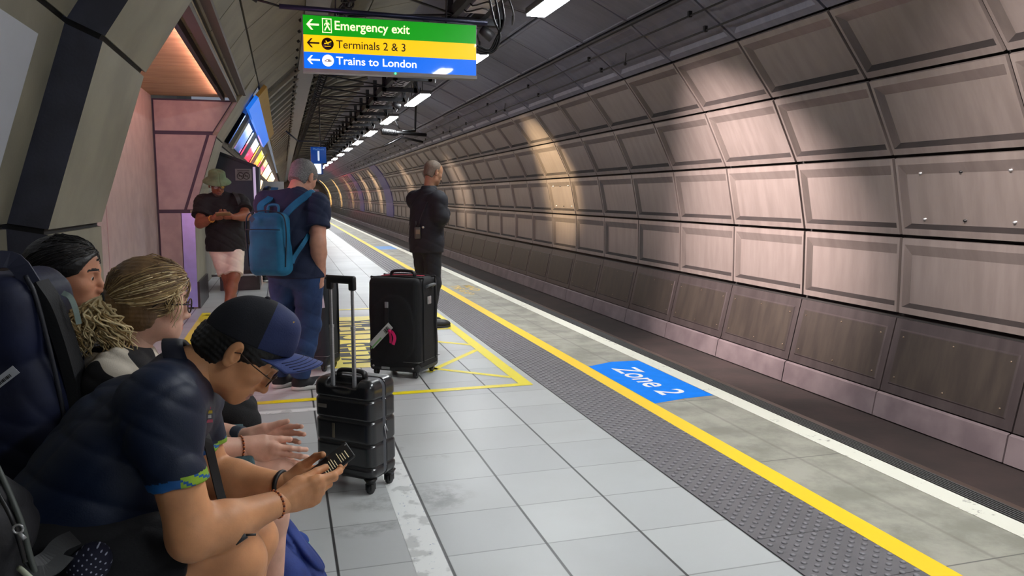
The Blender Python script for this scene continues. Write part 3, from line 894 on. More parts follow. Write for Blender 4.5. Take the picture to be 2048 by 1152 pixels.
# platform face of the far pier behind the jamb
mb = MB(); mj = MB()
for i in range(0, 3): facet(mb, ANG[i], ANG[i + 1], RP, YJ, 11.35, .008)
struct('pier', mb, M_PIER)
struct('baseboard_left', MB().box((-1.5, -7, 0), (prof_x(.3) + .02, 5.14, .30)).box((-1.4, 10.22, 0), (prof_x(.3) + .025, 11.35, .33)), M_MARBLE)

# further left hand lining: plain base wall, tilted poster bays, ribbed upper panels
YF = 11.35
mb = MB(); mj = MB()
for a in np.arange(13.0, Y1, 2.4):
    for i in range(0, 3): facet(mb, ANG[i], ANG[i + 1], RW, a, min(a + 2.4, Y1), .013)
joints(mj, RW, YF, Y1, 0, 3); joints(mj, RP, 12.4, Y1, 3, 6)
a = 12.4
while a < Y1:
    for i in range(3, 6):
        facet(mb, ANG[i], ANG[i + 1], RP + .02, a, a + .70, .0, .03)
        facet(mb, ANG[i], ANG[i + 1], RP - .035, a + .70, a + .95, .0, .06)
    a += .95
struct('wall_left_far', mb, mat('ribbed_panels', (150, 145, 130), .55, .0, rgb2=(132, 128, 116), vscale=3)); struct('trim_14', mj, M_JOINT)
# bolted flange running along the ribbed panels
mb = MB(); c0 = LP(54.5, RP - .03)
mb.box((c0[0] - .13, 5.2, c0[1] - .10), (c0[0] + .12, Y1, c0[1] - .02))
yb_ = 6.0
while yb_ < 45:
    for dx in (-.19, .19):
        mb.lathe([(.018, 0), (.018, .03), (.0001, .03)], (c0[0] + dx, yb_, c0[1] + (dx * .7) - .05), 6, (.55, 0, -.83), 1)
    yb_ += .6
struct('trim_15', mb, [mat('flange_steel', (116, 112, 106), .5, .3), M_JOINT])
# the closed far end of the bore, where it bends out of sight
mb = MB(); mb.quad((-1.6, Y1 - .5, -1.3), (6.6, Y1 - .5, -1.3), (6.6, Y1 - .5, 4.6), (-1.6, Y1 - .5, 4.6))
struct('wall_end', mb, mat('bore_dark', (96, 78, 64), .8))
# ------------------------------------------------------------------ fixtures of the platform
def glow(name, rgb, strength, coat=0.0, var=0.03):
    return mat(name, rgb, .3, var=var, vscale=3, coat=coat, emit=strength, spec=.3)
M_BLACK = mat('black_plastic', (24, 24, 26), .45)
M_STEEL = mat('brushed_steel', (186, 186, 188), .36, .55, var=.15, vscale=30, stretch=(1, 1, 6))
M_DSTEEL = mat('dark_steel', (52, 54, 58), .45, .5)
M_CABLE = mat('cable_rubber', (20, 20, 22), .5)

# ---- ceiling lamps in one long row
NTH = ['first', 'second', 'third', 'fourth', 'fifth', 'sixth', 'seventh', 'eighth', 'ninth', 'tenth', 'eleventh', 'twelfth', 'thirteenth', 'fourteenth', 'fifteenth', 'sixteenth', 'seventeenth', 'eighteenth'] + ['far'] * 20
lamp_mat = bpy.data.materials.new('lamp_diffuser'); lamp_mat.use_nodes = True
_b = lamp_mat.node_tree.nodes['Principled BSDF']
_b.inputs['Base Color'].default_value = (.9, .9, .9, 1); _b.inputs['Emission Color'].default_value = (*LAMP_COLOR, 1); _b.inputs['Emission Strength'].default_value = LAMP_STRENGTH
M_LAMPBOX = mat('lamp_housing', (120, 122, 124), .5, .2)
n_vis = 0
for k in range(-4, 23):
    yc = 12.1 + 4.57 * k
    if yc < -5: continue
    if yc < 6: lab = 'long white ceiling lamp on the near stretch of the row, out past the hanging sign'
    else:
        lab = ('%s long white lamp of the ceiling row, counted from the near end' % NTH[n_vis] if n_vis < 12 else 'tiny far lamp of the ceiling row, deep in the tunnel'); n_vis += 1
    t = thing('ceiling_lamp', lab, 'lamp', (2.79, yc, 3.40), 'long lamps in a row under the tunnel roof')
    MB().box((2.67, yc - 1.05, 3.402), (2.91, yc + 1.05, 3.475), bevel=.012).build('housing', M_LAMPBOX, t)
    MB().box((2.685, yc - 1.03, 3.385), (2.895, yc + 1.03, 3.4035)).build('diffuser', lamp_mat, t)
    ll = bpy.data.lights.new('lamp_light', 'AREA'); ll.shape = 'RECTANGLE'; ll.size = .20; ll.size_y = 2.0; ll.energy = LAMP_POWER; ll.color = LAMP_COLOR; ll.spread = math.radians(LAMP_SPREAD)
    lo = bpy.data.objects.new('lamp_light', ll); COL.objects.link(lo); lo.parent = t; lo.location = (0, 0, -.02)
    for dy in (-.7, .7):
        MB().tube([(2.79, yc + dy, 3.47), (2.79, yc + dy, 4.2)], .008, 6).box((2.72, yc + dy - .02, 3.47), (2.86, yc + dy + .02, 3.49)).build('hanger', M_DSTEEL, t)

# ---- warm spots added under the roof to throw pools on the track wall
M_SPOT = mat('fill_spot_body', (40, 40, 42), .5)
def wall_fill_spot(y, x, z, tgt, power, color, size, lab):
    t = thing('fill_spot', lab, 'fill_spot', (x, y, z), 'added spots that warm the track wall')
    d = unit(np.array(tgt) - np.array((x, y, z)))
    MB().lathe([(.045, -.10), (.06, -.04), (.06, .06), (.052, .06), (.045, .02)], (x, y, z), 14, d).build('shade', M_SPOT, t)
    MB().tube([(x, y, z + .02), (x, y, z + .75)], .009, 6).build('stem', M_DSTEEL, t)
    l = bpy.data.lights.new('spot', 'SPOT'); l.energy = power * 2.2; l.color = color; l.spot_size = math.radians(size); l.spot_blend = .9; l.shadow_soft_size = .05
    o = bpy.data.objects.new('spot', l); COL.objects.link(o); o.parent = t
    o.location = Vector(tuple(d * .07)); o.rotation_euler = Vector(tuple(d)).to_track_quat('-Z', 'Y').to_euler()

FILL_SPOTS = [(9.3, .75, 1800, (1, .81, .75), 66, 'nearest'), (16.8, 1.8, 1250, (1, .74, .42), 42, 'second'), (3.9, .9, 750, (1, .86, .8), 84, 'rearmost'), (27.0, 1.6, 500, (1, .78, .55), 40, 'third'), (38.0, 1.8, 700, (1, .76, .5), 40, 'fourth'), (51.5, 1.8, 1260, (1, .72, .42), 40, 'fifth'), (58.5, 1.8, 1260, (1, .72, .42), 40, 'sixth'), (73.0, 1.8, 900, (1, .68, .30), 44, 'seventh'), (88.0, 1.8, 2500, (1, .66, .25), 50, 'eighth'), (108.0, 1.8, 5000, (1, .62, .2), 60, 'farthest')]
for y, zt, pw, colr, sz, nm in FILL_SPOTS:
    wall_fill_spot(y - .3, 2.35, 3.25, (6.1, y, zt), pw, colr, sz, 'small dark lamp added under the roof, %s of those warming the track wall' % nm)

# ---- service gantry with trays and struts
t = thing('service_gantry', 'dark steel service gantry with pale trays and loose cables along the tunnel roof', 'gantry', (2.1, 20, 3.4))
for x in (1.93, 2.27):
    MB().box((x - .035, 5.0, 3.40), (x + .035, 70, 3.52)).build('rail', M_DSTEEL, t)
fy = 6.0; M_TRAY = mat('tray_panel', (226, 228, 232), .5, .0)
rr = random.Random(5)
while fy < 62:
    MB().box((1.86, fy - .05, 3.34), (2.52, fy + .05, 3.42)).box((1.86, fy - .05, 3.34), (1.93, fy + .05, 3.75)).box((2.45, fy - .05, 3.34), (2.52, fy + .05, 3.6)).build('cross_frame', M_DSTEEL, t)
    MB().box((1.985, fy + .10, 3.39), (2.215, fy + 1.12, 3.40)).box((2.215, fy + .10, 3.39), (2.22, fy + 1.12, 3.45)).build('tray', M_TRAY, t)
    if fy < 34:
        cb = MB()
        for q in range(3):
            yy = fy + .2 + q * .28; sx = rr.uniform(-.05, .05)
            cb.tube(spline([(2.24, yy, 3.45), (2.16 + sx, yy + .1, 3.375), (2.06 + sx, yy + .03, 3.37), (1.98, yy + .25, 3.375), (1.95, yy + .3, 3.45)], 12), .009, 5)
        cb.tube(spline([(2.26, fy + .4, 3.45), (2.36, fy + .5, 3.28), (2.44, fy + .8, 3.22), (2.5, fy + 1.0, 3.36)], 12), .010, 5)
        cb.build('loose_cable', M_CABLE, t)
    if fy < 50:
        MB().tube([(.75, fy + .2, 3.40), (1.90, fy - .1, 3.42)], .014, 6).build('tie_rod', M_DSTEEL, t)
        MB().tube([(.75, fy + .2, 3.40), (1.90, fy + 1.35, 3.42)], .014, 6).build('tie_rod', M_DSTEEL, t)
    fy += 1.5
# cable bundle along the ends of the struts
mb = MB(); P = [(.74, y, 3.40 + .012 * math.sin(y * 4)) for y in np.arange(4.5, 66, .5)]
mb.tube(P, .022, 6); mb.tube([(p[0] - .04, p[1], p[2] + .03) for p in P], .018, 6)
yy = 5.0
while yy < 45:
    mb.tube(arc((.73, yy, 3.40), .05, 0, 2 * math.pi, 10), .013, 5); mb.tube(spline([(.70, yy, 3.42), (.64, yy + .06, 3.36), (.70, yy + .14, 3.38)], 8), .012, 5); yy += .3
mb.build('cable_bundle', M_CABLE, base=(.74, 20, 3.4)); tag(bpy.data.objects['cable_bundle'], 'black knotted cable bundle strung along the ends of the roof struts', 'cable')
for y in np.arange(6, 60, 3.0): MB().tube([(.74, y, 3.4), (.74, y, 3.78)], .007, 5).build('hanger', M_DSTEEL, bpy.data.objects['cable_bundle'])

# roof cables on the track side
def roof_cable(p, r, lab, y1=60, off=.05, ends=None):
    d = unit(TC - np.array(p)); w = np.array(p) + d * off
    pts = [(w[0], y, w[1] + .004 * math.sin(y * 1.3)) for y in np.arange(-2, y1, 1.0)]
    mb = MB(); mb.tube(pts, r, 7)
    for y in np.arange(-1, y1, 3.13): mb.box((w[0] - .02, y - .02, w[1] - .02), (w[0] + .02, y + .02, w[1] + .05))
    o = mb.build('roof_cable', M_CABLE, base=(w[0], 10, w[1])); tag(o, lab, 'cable'); return o
roof_cable(PR[5], .030, 'thick black cable clipped along the panel joint high over the track', 22.5)
q1, q2 = np.array(PR[4]) * .62 + np.array(PR[5]) * .38, np.array(PR[4]) * .30 + np.array(PR[5]) * .70
roof_cable(q2, .012, 'upper of two thin black cables strung over the track', 60, .06)
o = roof_cable(q1, .012, 'lower of two thin black cables strung over the track', 60, .06)
for y in (10.6, 17.0, 23.0):
    w = np.array(q1) + unit(TC - np.array(q1)) * .08; MB().tube([(w[0] + .02, y, w[1] + .22), (w[0], y, w[1])], .007, 5).ball((w[0], y, w[1] - .02), .025, 8).build('hanger', M_CABLE, o)
# aerial arms hanging at the middle distance
t = thing('aerial_arm', 'dark aerial arms braced below the roof over the track', 'aerial', (3.6, 21, 3.3))
p0, p1, p2 = at(765, 263, 21), at(853, 270, 21), at(804, 275, 21)
MB().tube([p0, p1], .045, 8).build('arm', M_CABLE, t)
br = MB().tube([at(805, 262, 21), at(830, 262, 21), (3.74, 22.5, 4.0)], .03, 6).tube([at(804, 266, 21), p2, at(846, 284, 21)], .03, 6).tube([p2, at(770, 292, 21), at(740, 300, 22)], .02, 6).tube([at(799, 258, 21), at(790, 240, 21), at(797, 240, 21.0)], .02, 6); br.build('brace', M_CABLE, t)
bs = MB()
for i in range(9): bs.tube([at(764 + i * 3.2, 258 + i * .3, 21), at(767 + i * 3.2, 269 + i * .3, 21)], .05, 6)
bs.build('insulator', M_CABLE, t)

# ---- the hanging wayfinding sign
SY, SX0, SX1, SZ0, SZ1 = 6.5, .195, 1.59, 2.365, 2.795
t = thing('hanging_sign', 'lit hanging sign reading Emergency exit, Terminals 2 & 3 and Trains to London', 'sign', ((SX0 + SX1) / 2, SY, SZ0))
MB().box((SX0 - .008, SY, SZ0 - .004), (SX1 + .008, SY + .10, SZ1 + .008), bevel=.004).build('case', mat('sign_case', (150, 152, 155), .4, .5), t)
H_ = SZ1 - SZ0; zb = [SZ0 + H_ * .055, SZ0 + H_ * .35, SZ0 + H_ * .655, SZ1]
MB().box((SX0 - .008, SY - .012, SZ0 - .004), (SX1 + .008, SY, zb[0])).build('bottom_rail', mat('sign_rail', (158, 156, 150), .45, .3), t)
M_SB = glow('sign_blue', (8, 104, 226), 1.0, 1.0); M_SYL = glow('sign_yellow', (250, 204, 8), .9, 1.0); M_SG = glow('sign_green', (10, 146, 14), 1.0, 1.0)
M_CR = glow('sign_cream', (252, 250, 205), 1.0); M_WH = glow('sign_white', (250, 252, 255), 1.0); M_BR = mat('sign_brown', (50, 20, 8), .4)
bands = []
for nm, m, a, b in (('blue_band', M_SB, 0, 1), ('yellow_band', M_SYL, 1, 2), ('green_band', M_SG, 2, 3)):
    bands.append(MB().box((SX0, SY - .010, zb[a]), (SX1, SY - .001, zb[b])).build(nm, m, t))
def fit_text(name, s, x0, x1, zbase, cap, y, m, parent, bold=.012):
    me = text_mesh(s, 1.0, Matrix.Identity(4), .001, bold)
    xs = np.array([v.co[:] for v in me.vertices]); w = xs[:, 0].max() - xs[:, 0].min(); capm = text_cap
    sx, sz = (x1 - x0) / w, cap / capm
    me.transform(Matrix(((sx, 0, 0, x0 - xs[:, 0].min() * sx), (0, 0, -1, y), (0, sz, 0, zbase), (0, 0, 0, 1))))
    me.materials.clear(); me.materials.append(m)
    return new_obj(name, me, parent)
_m = text_mesh('E', 1.0, Matrix.Identity(4), 0, 0); text_cap = max(v.co.y for v in _m.vertices)
def sx(px): return SX0 + (px - 608) / (952 - 608) * (SX1 - SX0)
t.rotation_euler.x = .012
bh = [zb[i + 1] - zb[i] for i in range(3)]; YF_ = SY - .0115
fit_text('lettering', 'Emergency exit', sx(668), sx(815), zb[2] + bh[2] * .33, bh[2] * .45, YF_, M_CR, bands[2])
fit_text('lettering', 'Terminals 2 & 3', sx(670), sx(806), zb[1] + bh[1] * .30, bh[1] * .46, YF_, M_BR, bands[1], .004)
fit_text('lettering', 'Trains to London', sx(669), sx(828), zb[0] + bh[0] * .32, bh[0] * .46, YF_, M_WH, bands[0])
def flat_poly(name, pts, y, m, parent, th=.001):
    mb = MB(); n = len(pts)
    mb.add([(x, y, z) for x, z in pts] + [(x, y - th, z) for x, z in pts], [tuple(range(n, 2 * n)), tuple(range(n - 1, -1, -1))] + [(i, (i + 1) % n, n + (i + 1) % n, n + i) for i in range(n)])
    return mb.build(name, m, parent)
for i, m in ((2, M_CR), (1, M_BR), (0, M_WH)):
    xc0, xc1 = sx(614), sx(638); zc = zb[i] + bh[i] * .53; w = bh[i] * .05; hh = bh[i] * .27
    mb = MB()
    def poly(pts):
        n = len(pts); mb.add([(x, YF_, z) for x, z in pts] + [(x, YF_ - .001, z) for x, z in pts], [tuple(range(n, 2 * n)), tuple(range(n - 1, -1, -1))] + [(k, (k + 1) % n, n + (k + 1) % n, n + k) for k in range(n)])
    poly([(xc0 + .01, zc - w), (xc1, zc - w), (xc1, zc + w), (xc0 + .01, zc + w)])
    for sg in (1, -1): poly([(xc0, zc), (xc0 + hh * .9, zc + sg * hh), (xc0 + hh * .9 + w * 2.2, zc + sg * hh), (xc0 + w * 2.6, zc)][::sg])
    mb.build('arrow', m, bands[i])
# running figure in a door frame
mb = MB(); xa, xb2, za, zt_ = sx(644), sx(662), zb[2] + bh[2] * .14, zb[2] + bh[2] * .88; w = .006
for a, b in (((xa, za), (xa + w, zt_)), ((xb2 - w, za), (xb2, zt_)), ((xa, zt_ - w), (xb2, zt_)), ((xa, za), (xb2, za + w))): mb.box((a[0], YF_ - .001, a[1]), (b[0], YF_, b[1]))
cx_, cz_ = (xa + xb2) / 2, (za + zt_) / 2; u = (zt_ - za)
def limb(pts, r): mb.tube([(cx_ + x * u, YF_, cz_ + z * u) for x, z in pts], r * u, 6, flat=((0, 1, 0), .15))
mb.ball((cx_ - .02 * u, YF_, cz_ + .32 * u), (.07 * u, .001, .07 * u), 10)
limb([(-.02, .22), (.04, .0)], .07); limb([(-.02, .2), (-.14, .12), (-.16, .0)], .04); limb([(-.02, .2), (.12, .18), (.17, .06)], .04)
limb([(.04, .0), (-.06, -.14), (-.16, -.34)], .05); limb([(.04, .0), (.12, -.14), (.2, -.30)], .05)
mb.build('pictogram', M_CR, bands[2])
for i, m, m2 in ((1, M_BR, M_SYL), (0, M_WH, M_BR)):
    c = (sx(653.5), YF_, zb[i] + bh[i] * .52); r = bh[i] * .36
    disc = MB().lathe([(.0001, 0), (r, 0), (r, .001), (.0001, .0011)], c, 28, (0, -1, 0)).build('pictogram_disc', m, bands[i])
    g = MB(); y2 = YF_ - .0012
    def L(pts, rad): g.tube([(c[0] + x * r, y2, c[2] + z * r) for x, z in pts], rad * r, 6, flat=((0, 1, 0), .1))
    if i: L([(-.55, .02), (-.3, .05), (.35, .28), (.6, .42)], .10); L([(-.05, .16), (-.3, .5)], .09); L([(.1, .2), (.05, -.12)], .09); L([(-.5, -.42), (.5, -.42)], .06)
    else: L([(-.6, -.1), (-.2, .12), (.25, .16), (.6, -.08)], .06); L([(-.5, -.16), (.55, -.16)], .06); L([(.0, -.02), (.3, .0)], .1)
    g.build('pictogram', M_SYL if i else mat('pictogram_grey', (120, 110, 105), .4), disc)
MB().ball((sx(785), SY - .016, SZ0 + .012), .008, 8).build('indicator_light', glow('green_led', (60, 255, 130), 4.0), t)
bar = MB(); zbr = SZ1 + .055
bar.tube([(.02, SY + .05, zbr + .01), (1.70, SY + .05, zbr - .02)], .020, 10)
bar.build('support_bar', mat('support_bar_steel', (62, 66, 92), .3, .6), t)
MB().tube([(.02, SY + .05, zbr + .01), (-.06, SY + .05, zbr + .03), (-.20, SY + .05, zbr + .06)], .009, 6).tube([(-.14, SY + .05, zbr + .04), (-.24, SY + .05, zbr + .10)], .02, 8).build('wall_bracket', M_CABLE, t)
for x in (.45, 1.35): MB().tube([(x, SY + .05, SZ1), (x, SY + .05, zbr)], .010, 6).tube([(x, SY + .05, zbr), (x + .03, SY + .05, 3.75)], .006, 6).build('hanger', M_DSTEEL, t)
mb = MB()
for k in range(3): mb.tube(spline([at(975 + 12 * k, -20, SY + .1), at(988 + 10 * k, 40, SY + .1), at(1000 - 4 * k, 70 + 4 * k, SY + .1), at(990 - 5 * k, 100, SY + .1), at(965, 108 - 6 * k, SY + .1), at(945, 100 - 6 * k, SY + .1)], 30), .010, 6)
o = mb.build('sign_cable', M_CABLE, base=(1.75, SY + .1, 3.1)); tag(o, 'looping black cables dropping behind the right end of the lit hanging sign', 'cable')

# ---- platform number sign and the monitor under it
PY = 16.0
c0, c1 = at(622, 326, PY), at(652, 294, PY)
t = thing('platform_sign', 'small blue hanging sign with a white number 1 on it', 'sign', ((c0[0] + c1[0]) / 2, PY, c0[2]))
MB().box((c0[0], PY, c0[2]), (c1[0], PY + .06, c1[2]), bevel=.004).build('panel', glow('platform_blue', (18, 62, 132), .55), t)
me = text_mesh('1', .27, frame_matrix(((c0[0] + c1[0]) / 2, PY - .002, c0[2] + .05), (1, 0, 0), (0, 0, 1)), .001, .004, 'CENTER'); me.materials.clear(); me.materials.append(glow('platform_letter', (200, 215, 230), .8)); new_obj('numeral', me, t)
me = text_mesh('Platform', .062, frame_matrix(((c0[0] + c1[0]) / 2, PY - .002, c1[2] - .065), (1, 0, 0), (0, 0, 1)), .001, .0, 'CENTER'); me.materials.clear(); me.materials.append(glow('platform_small', (90, 130, 180), .6)); new_obj('lettering', me, t)
MB().tube([at(596, 282, PY + .03), at(655, 283, PY + .03)], .014, 6).tube([at(596, 282, PY + .03), at(572, 262, PY + .03)], .014, 6).tube([(c1[0] - .1, PY + .03, c1[2]), (c1[0] - .1, PY + .03, c1[2] + .14)], .01, 6).tube([(c1[0] - .05, PY + .03, c1[2] + .1), (c1[0] + .35, PY + .03, c1[2] + .85)], .008, 5).build('support_bar', M_DSTEEL, t)
m0, m1 = at(629, 347, 19.5), at(642, 328, 19.5)
t = thing('monitor', 'bright white departure monitor hanging just below the blue number sign', 'monitor', ((m0[0] + m1[0]) / 2, 19.5, m0[2]))
MB().box((m0[0] - .14, 19.52, m0[2] - .02), (m1[0] + .05, 19.66, m1[2] + .03), bevel=.01).build('case', mat('monitor_case', (20, 60, 130), .4), t)
MB().box((m0[0], 19.505, m0[2]), (m1[0], 19.525, m1[2])).build('screen', glow('monitor_screen', (215, 235, 255), 3.0), t)
MB().tube([(m1[0], 19.6, m1[2]), (m1[0], 19.6, 3.9)], .012, 6).build('stem', M_DSTEEL, t)

# ---- red signal at the far end
sc_ = at(633, 388, 78)
t = thing('signal_light', 'bright red signal light at the far end of the platform', 'signal', (sc_[0], 78.2, 0))
MB().box((sc_[0] - .28, 78.1, sc_[2] - .45), (sc_[0] + .28, 78.35, sc_[2] + .45), bevel=.03).build('head', M_BLACK, t)
MB().lathe([(.24, 0), (.24, .05), (.18, .09), (.0001, .11)], (sc_[0], 78.1, sc_[2]), 18, (0, -1, 0)).build('lens', glow('signal_red', (255, 20, 70), 6.0), t)
MB().tube([(sc_[0], 78.25, 0), (sc_[0], 78.25, sc_[2])], .06, 8).build('post', M_DSTEEL, t)
l = bpy.data.lights.new('signal_glow', 'POINT'); l.energy = 60; l.color = (1, .05, .15); l.shadow_soft_size = .2
o = bpy.data.objects.new('signal_glow', l); COL.objects.link(o); o.location = (0, -.35, sc_[2]); o.parent = t

# ---- blank boards screwed to the wall beside the near pier
def wall_board(d0, d1, ya, yb, lab, R=RW - .02):
    t = thing('blank_board', lab, 'board', (LP(d0, R)[0], (ya + yb) / 2, LP(d0, R)[1]))
    mb = MB(); facet(mb, d0, d1, R, ya, yb, .0, .018); mb.build('panel', mat('board_white', (186, 190, 198), .45, var=.04), t)
    for d in (d0 + (d1 - d0) * .12, d0 + (d1 - d0) * .82):
        p = LP(d, R); n = unit(TC - np.array(p)); c = np.array((p[0], yb - .07, p[1])) + np.array((n[0], 0, n[1])) * -.006
        MB().lathe([(.014, 0), (.014, .010), (.0001, .011)], c, 10, (n[0], 0, n[1])).build('fixing', M_BLACK, t)
wall_board(12.2, 23.2, 1.45, 3.68, 'large blank white board on the curved wall left of the near pier')
wall_board(27.5, 38.0, 1.45, 3.72, 'blank white board higher on the wall, above the large one')

# ---- glowing panels: an added pink one behind the near pier, others along the platform
def advert(name, lab, pts, m, depth=.05, grp=None):
    """pts: four corners (bottom near, bottom far, top far, top near); faces along their normal."""
    P = [np.array(p, float) for p in pts]; n = unit(np.cross(P[1] - P[0], P[3] - P[0])); c = sum(P) / 4
    t = thing(name, lab, 'advertisement', c * np.array((1, 1, 0)) + (0, 0, min(p[2] for p in P)), grp)
    def slab(Q, z0, z1, nm, mm):
        mb = MB(); mb.add([q + n * z1 for q in Q] + [q + n * z0 for q in Q], [(0, 1, 2, 3), (7, 6, 5, 4)] + [(i, 4 + i, 4 + (i + 1) % 4, (i + 1) % 4) for i in range(4)]); mb.build(nm, mm, t)
    slab([c + (q - c) * 1.05 for q in P], -depth, .0, 'frame', M_DSTEEL); slab(P, 0, .006, 'screen', m)
    return t
def screen_mat(name, stops, strength, axis=2, lo=0.0, hi=1.0, nscale=1.2):
    m = bpy.data.materials.new(name); m.use_nodes = True; t = NT(m); vec, x, y, z = t.coords()
    n = t.noise(vec, nscale, 3); u = t.smooth((x, y, z)[axis], lo, hi)
    u = t.math('ADD', t.math('MULTIPLY', u, .7), t.math('MULTIPLY', n, .3))
    r = t.n.new('ShaderNodeValToRGB'); r.color_ramp.interpolation = 'EASE'
    while len(r.color_ramp.elements) < len(stops): r.color_ramp.elements.new(.5)
    for e, (p, c) in zip(r.color_ramp.elements, stops): e.position = p; e.color = (*lin(c), 1)
    t.nt.links.new(u, r.inputs[0]); t.link(r.outputs[0], 'Emission Color'); t.b.inputs['Emission Strength'].default_value = strength
    t.b.inputs['Base Color'].default_value = (.02, .02, .02, 1); t.b.inputs['Roughness'].default_value = .15
    return m
# unseen panel on the near pier's hidden side, added to tint the alcove pink
advert('alcove_fill_panel', 'unseen pink and violet panel added to light the alcove behind the near pier',
       [(-1.13, 5.165, .75), (XB + .03, 5.165, .75), (XB + .03, 5.165, 2.2), (-.98, 5.165, 2.2)], screen_mat('alcove_fill_pink', [(0.1, (255, 178, 148)), (.5, (255, 165, 172)), (.95, (180, 150, 255))], 20.0, 2, 0, 1.4))

t = thing('alcove_fill_strip', 'long unseen pink strip added behind the lintel to light the alcove', 'lamp', (-.63, 7.6, 2.46))  # unseen strip, added to brighten the alcove's back wall
MB().box((-.655, 5.4, ZS - .075), (-.62, 9.9, ZS - .004)).build('housing', M_DSTEEL, t)
MB().add([(-.656, 5.45, ZS - .06), (-.656, 9.85, ZS - .06), (-.656, 9.85, ZS - .01), (-.656, 5.45, ZS - .01)], [(0, 1, 2, 3)]).build('diffuser', glow('fill_strip_pink', (255, 184, 174), 30.0), t)

def lining_panel(d0, d1, R, ya, yb): 
    p, q = LP(d0, R), LP(d1, R); return [(p[0], ya, p[1]), (p[0], yb, p[1]), (q[0], yb, q[1]), (q[0], ya, q[1])]
def facing(P): 
    P = [np.array(p) for p in P]; n = np.cross(P[1] - P[0], P[3] - P[0]); c = sum(P) / 4
    return P if n @ (np.array((2.5, c[1], .57)) - c) > 0 else [P[1], P[0], P[3], P[2]]
bays = [(13.2, 16.2, [(0, (40, 50, 80)), (.45, (90, 130, 210)), (.75, (220, 235, 255)), (1, (120, 110, 110))], 1.6, 'white and blue'),
        (16.6, 20.4, [(0, (120, 20, 40)), (.4, (250, 60, 90)), (.6, (230, 240, 255)), (1, (90, 130, 230))], 2.4, 'white, blue and red'),
        (20.9, 25.5, [(0, (250, 40, 80)), (.4, (255, 180, 60)), (.7, (240, 210, 60)), (1, (90, 140, 255))], 2.0, 'red and yellow'),
        (26.0, 32.0, [(0, (255, 190, 120)), (.4, (250, 80, 120)), (.7, (240, 220, 120)), (1, (120, 160, 255))], 2.2, 'orange, pink and blue'),
        (33.0, 42.0, [(0, (255, 200, 140)), (.5, (255, 225, 180)), (1, (200, 220, 255))], 2.5, 'pale orange'),
        (44.0, 60.0, [(0, (255, 180, 110)), (.5, (255, 215, 160)), (1, (255, 240, 220))], 2.5, 'faint warm')]
for i, (ya, yb, st, em, nm) in enumerate(bays):  # glossy posters: reflected lamp glare put in as emission
    advert('glare_poster', '%s poster panel with glare put in as glow, in the tilted row along the left wall' % nm, facing(lining_panel(26.5, 34.5, RW - .08, ya, yb)), screen_mat('poster_%d' % i, st, em, 2, -.05, .55, .9), .06, 'poster panels along the left wall')
for (ya, yb) in ((12.75, 13.15), (16.25, 16.55), (20.45, 20.85), (25.6, 25.95)):
    mb = MB(); facet(mb, 25.5, 36, RP - .02, ya, yb, 0, .06); struct('trim_16', mb, M_PIER)
t = thing('fascia_board', 'long yellow and blue fascia board tilted above the left wall posters', 'sign', (LP(38, RP)[0], 15, LP(34, RP)[1]))
for d0, d1, nm, m in ((37.6, 40.6, 'yellow_band', mat('fascia_yellow', (172, 138, 62), .6)), (34.0, 37.6, 'blue_band', glow('fascia_blue', (30, 120, 240), .7, 0.0))):
    mb = MB(); facet(mb, d0, d1, RP - .10, 11.2, 19.5, 0, .05); mb.build(nm, m, t)
# warm lit screens low on the left wall, mirrored faintly by the track wall
for ya, yb, m, nm in ((19.2, 21.6, screen_mat('screen_rose', [(0, (255, 190, 160)), (1, (255, 225, 215))], 5.0), 'rose'), (35.5, 38.5, screen_mat('screen_amber', [(0, (255, 190, 100)), (1, (255, 220, 150))], 6.0), 'amber')):
    advert('lit_screen', 'tall %s lit screen low on the left wall beyond the booth' % nm, facing(lining_panel(11.5, 24.0, RW - .05, ya, yb)), m, .05)

# ---- booth behind the man in the green hat
BY = 12.0
b0, b1, b2, b3 = at(440, 572, BY), at(517, 572, BY), at(518, 334, BY), at(440, 304, BY)
t = thing('booth', 'dark slate booth with slanted top and small notice behind the bucket hat', 'booth', (-.6, BY + .3, 0))
mb = MB(); zz = [(b0[0], 0.30), (b1[0], .30), (b2[0], b2[2]), (b0[0], b3[2])]
mb.add([(x, BY, z) for x, z in zz] + [(x, BY + .9, z) for x, z in zz], [(0, 1, 2, 3), (7, 6, 5, 4), (1, 5, 6, 2), (3, 2, 6, 7), (0, 3, 7, 4), (0, 4, 5, 1)]); mb.build('shell', mat('booth_slate', (62, 66, 76), .5, bump=.05), t)
MB().box((b0[0], BY + .04, 0), (b1[0] + .02, BY + .9, .30)).build('plinth', M_MARBLE, t)
MB().tube([(b0[0] - .1, BY - .10, .24), (b1[0] + .25, BY - .10, .24)], .016, 8).tube([(b0[0] + .1, BY - .10, .24), (b0[0] + .1, BY + .05, .2)], .01, 6).tube([(b1[0] - .03, BY - .10, .24), (b1[0] - .03, BY + .05, .2)], .01, 6).build('kick_rail', M_STEEL, t)
e = MB(); e.box((b1[0] - .015, BY - .02, .30), (b1[0] + .02, BY + .03, b2[2])); e.build('edge_strip', glow('edge_glow', (190, 170, 200), .7), t)  # light caught by the booth edge, put in as emission
MB().add([(b0[0] - .02, BY - .03, b3[2]), (b1[0] + .03, BY - .03, b2[2] - .005), (b1[0] + .03, BY - .03, b2[2] + .03), (b0[0] - .02, BY - .03, b3[2] + .04), (b0[0] - .02, BY + .9, b3[2]), (b1[0] + .03, BY + .9, b2[2] - .005), (b1[0] + .03, BY + .9, b2[2] + .03), (b0[0] - .02, BY + .9, b3[2] + .04)], [(0, 1, 2, 3), (3, 2, 6, 7), (1, 5, 6, 2), (0, 4, 5, 1), (0, 3, 7, 4), (7, 6, 5, 4)]).build('top_rim', M_DSTEEL, t)
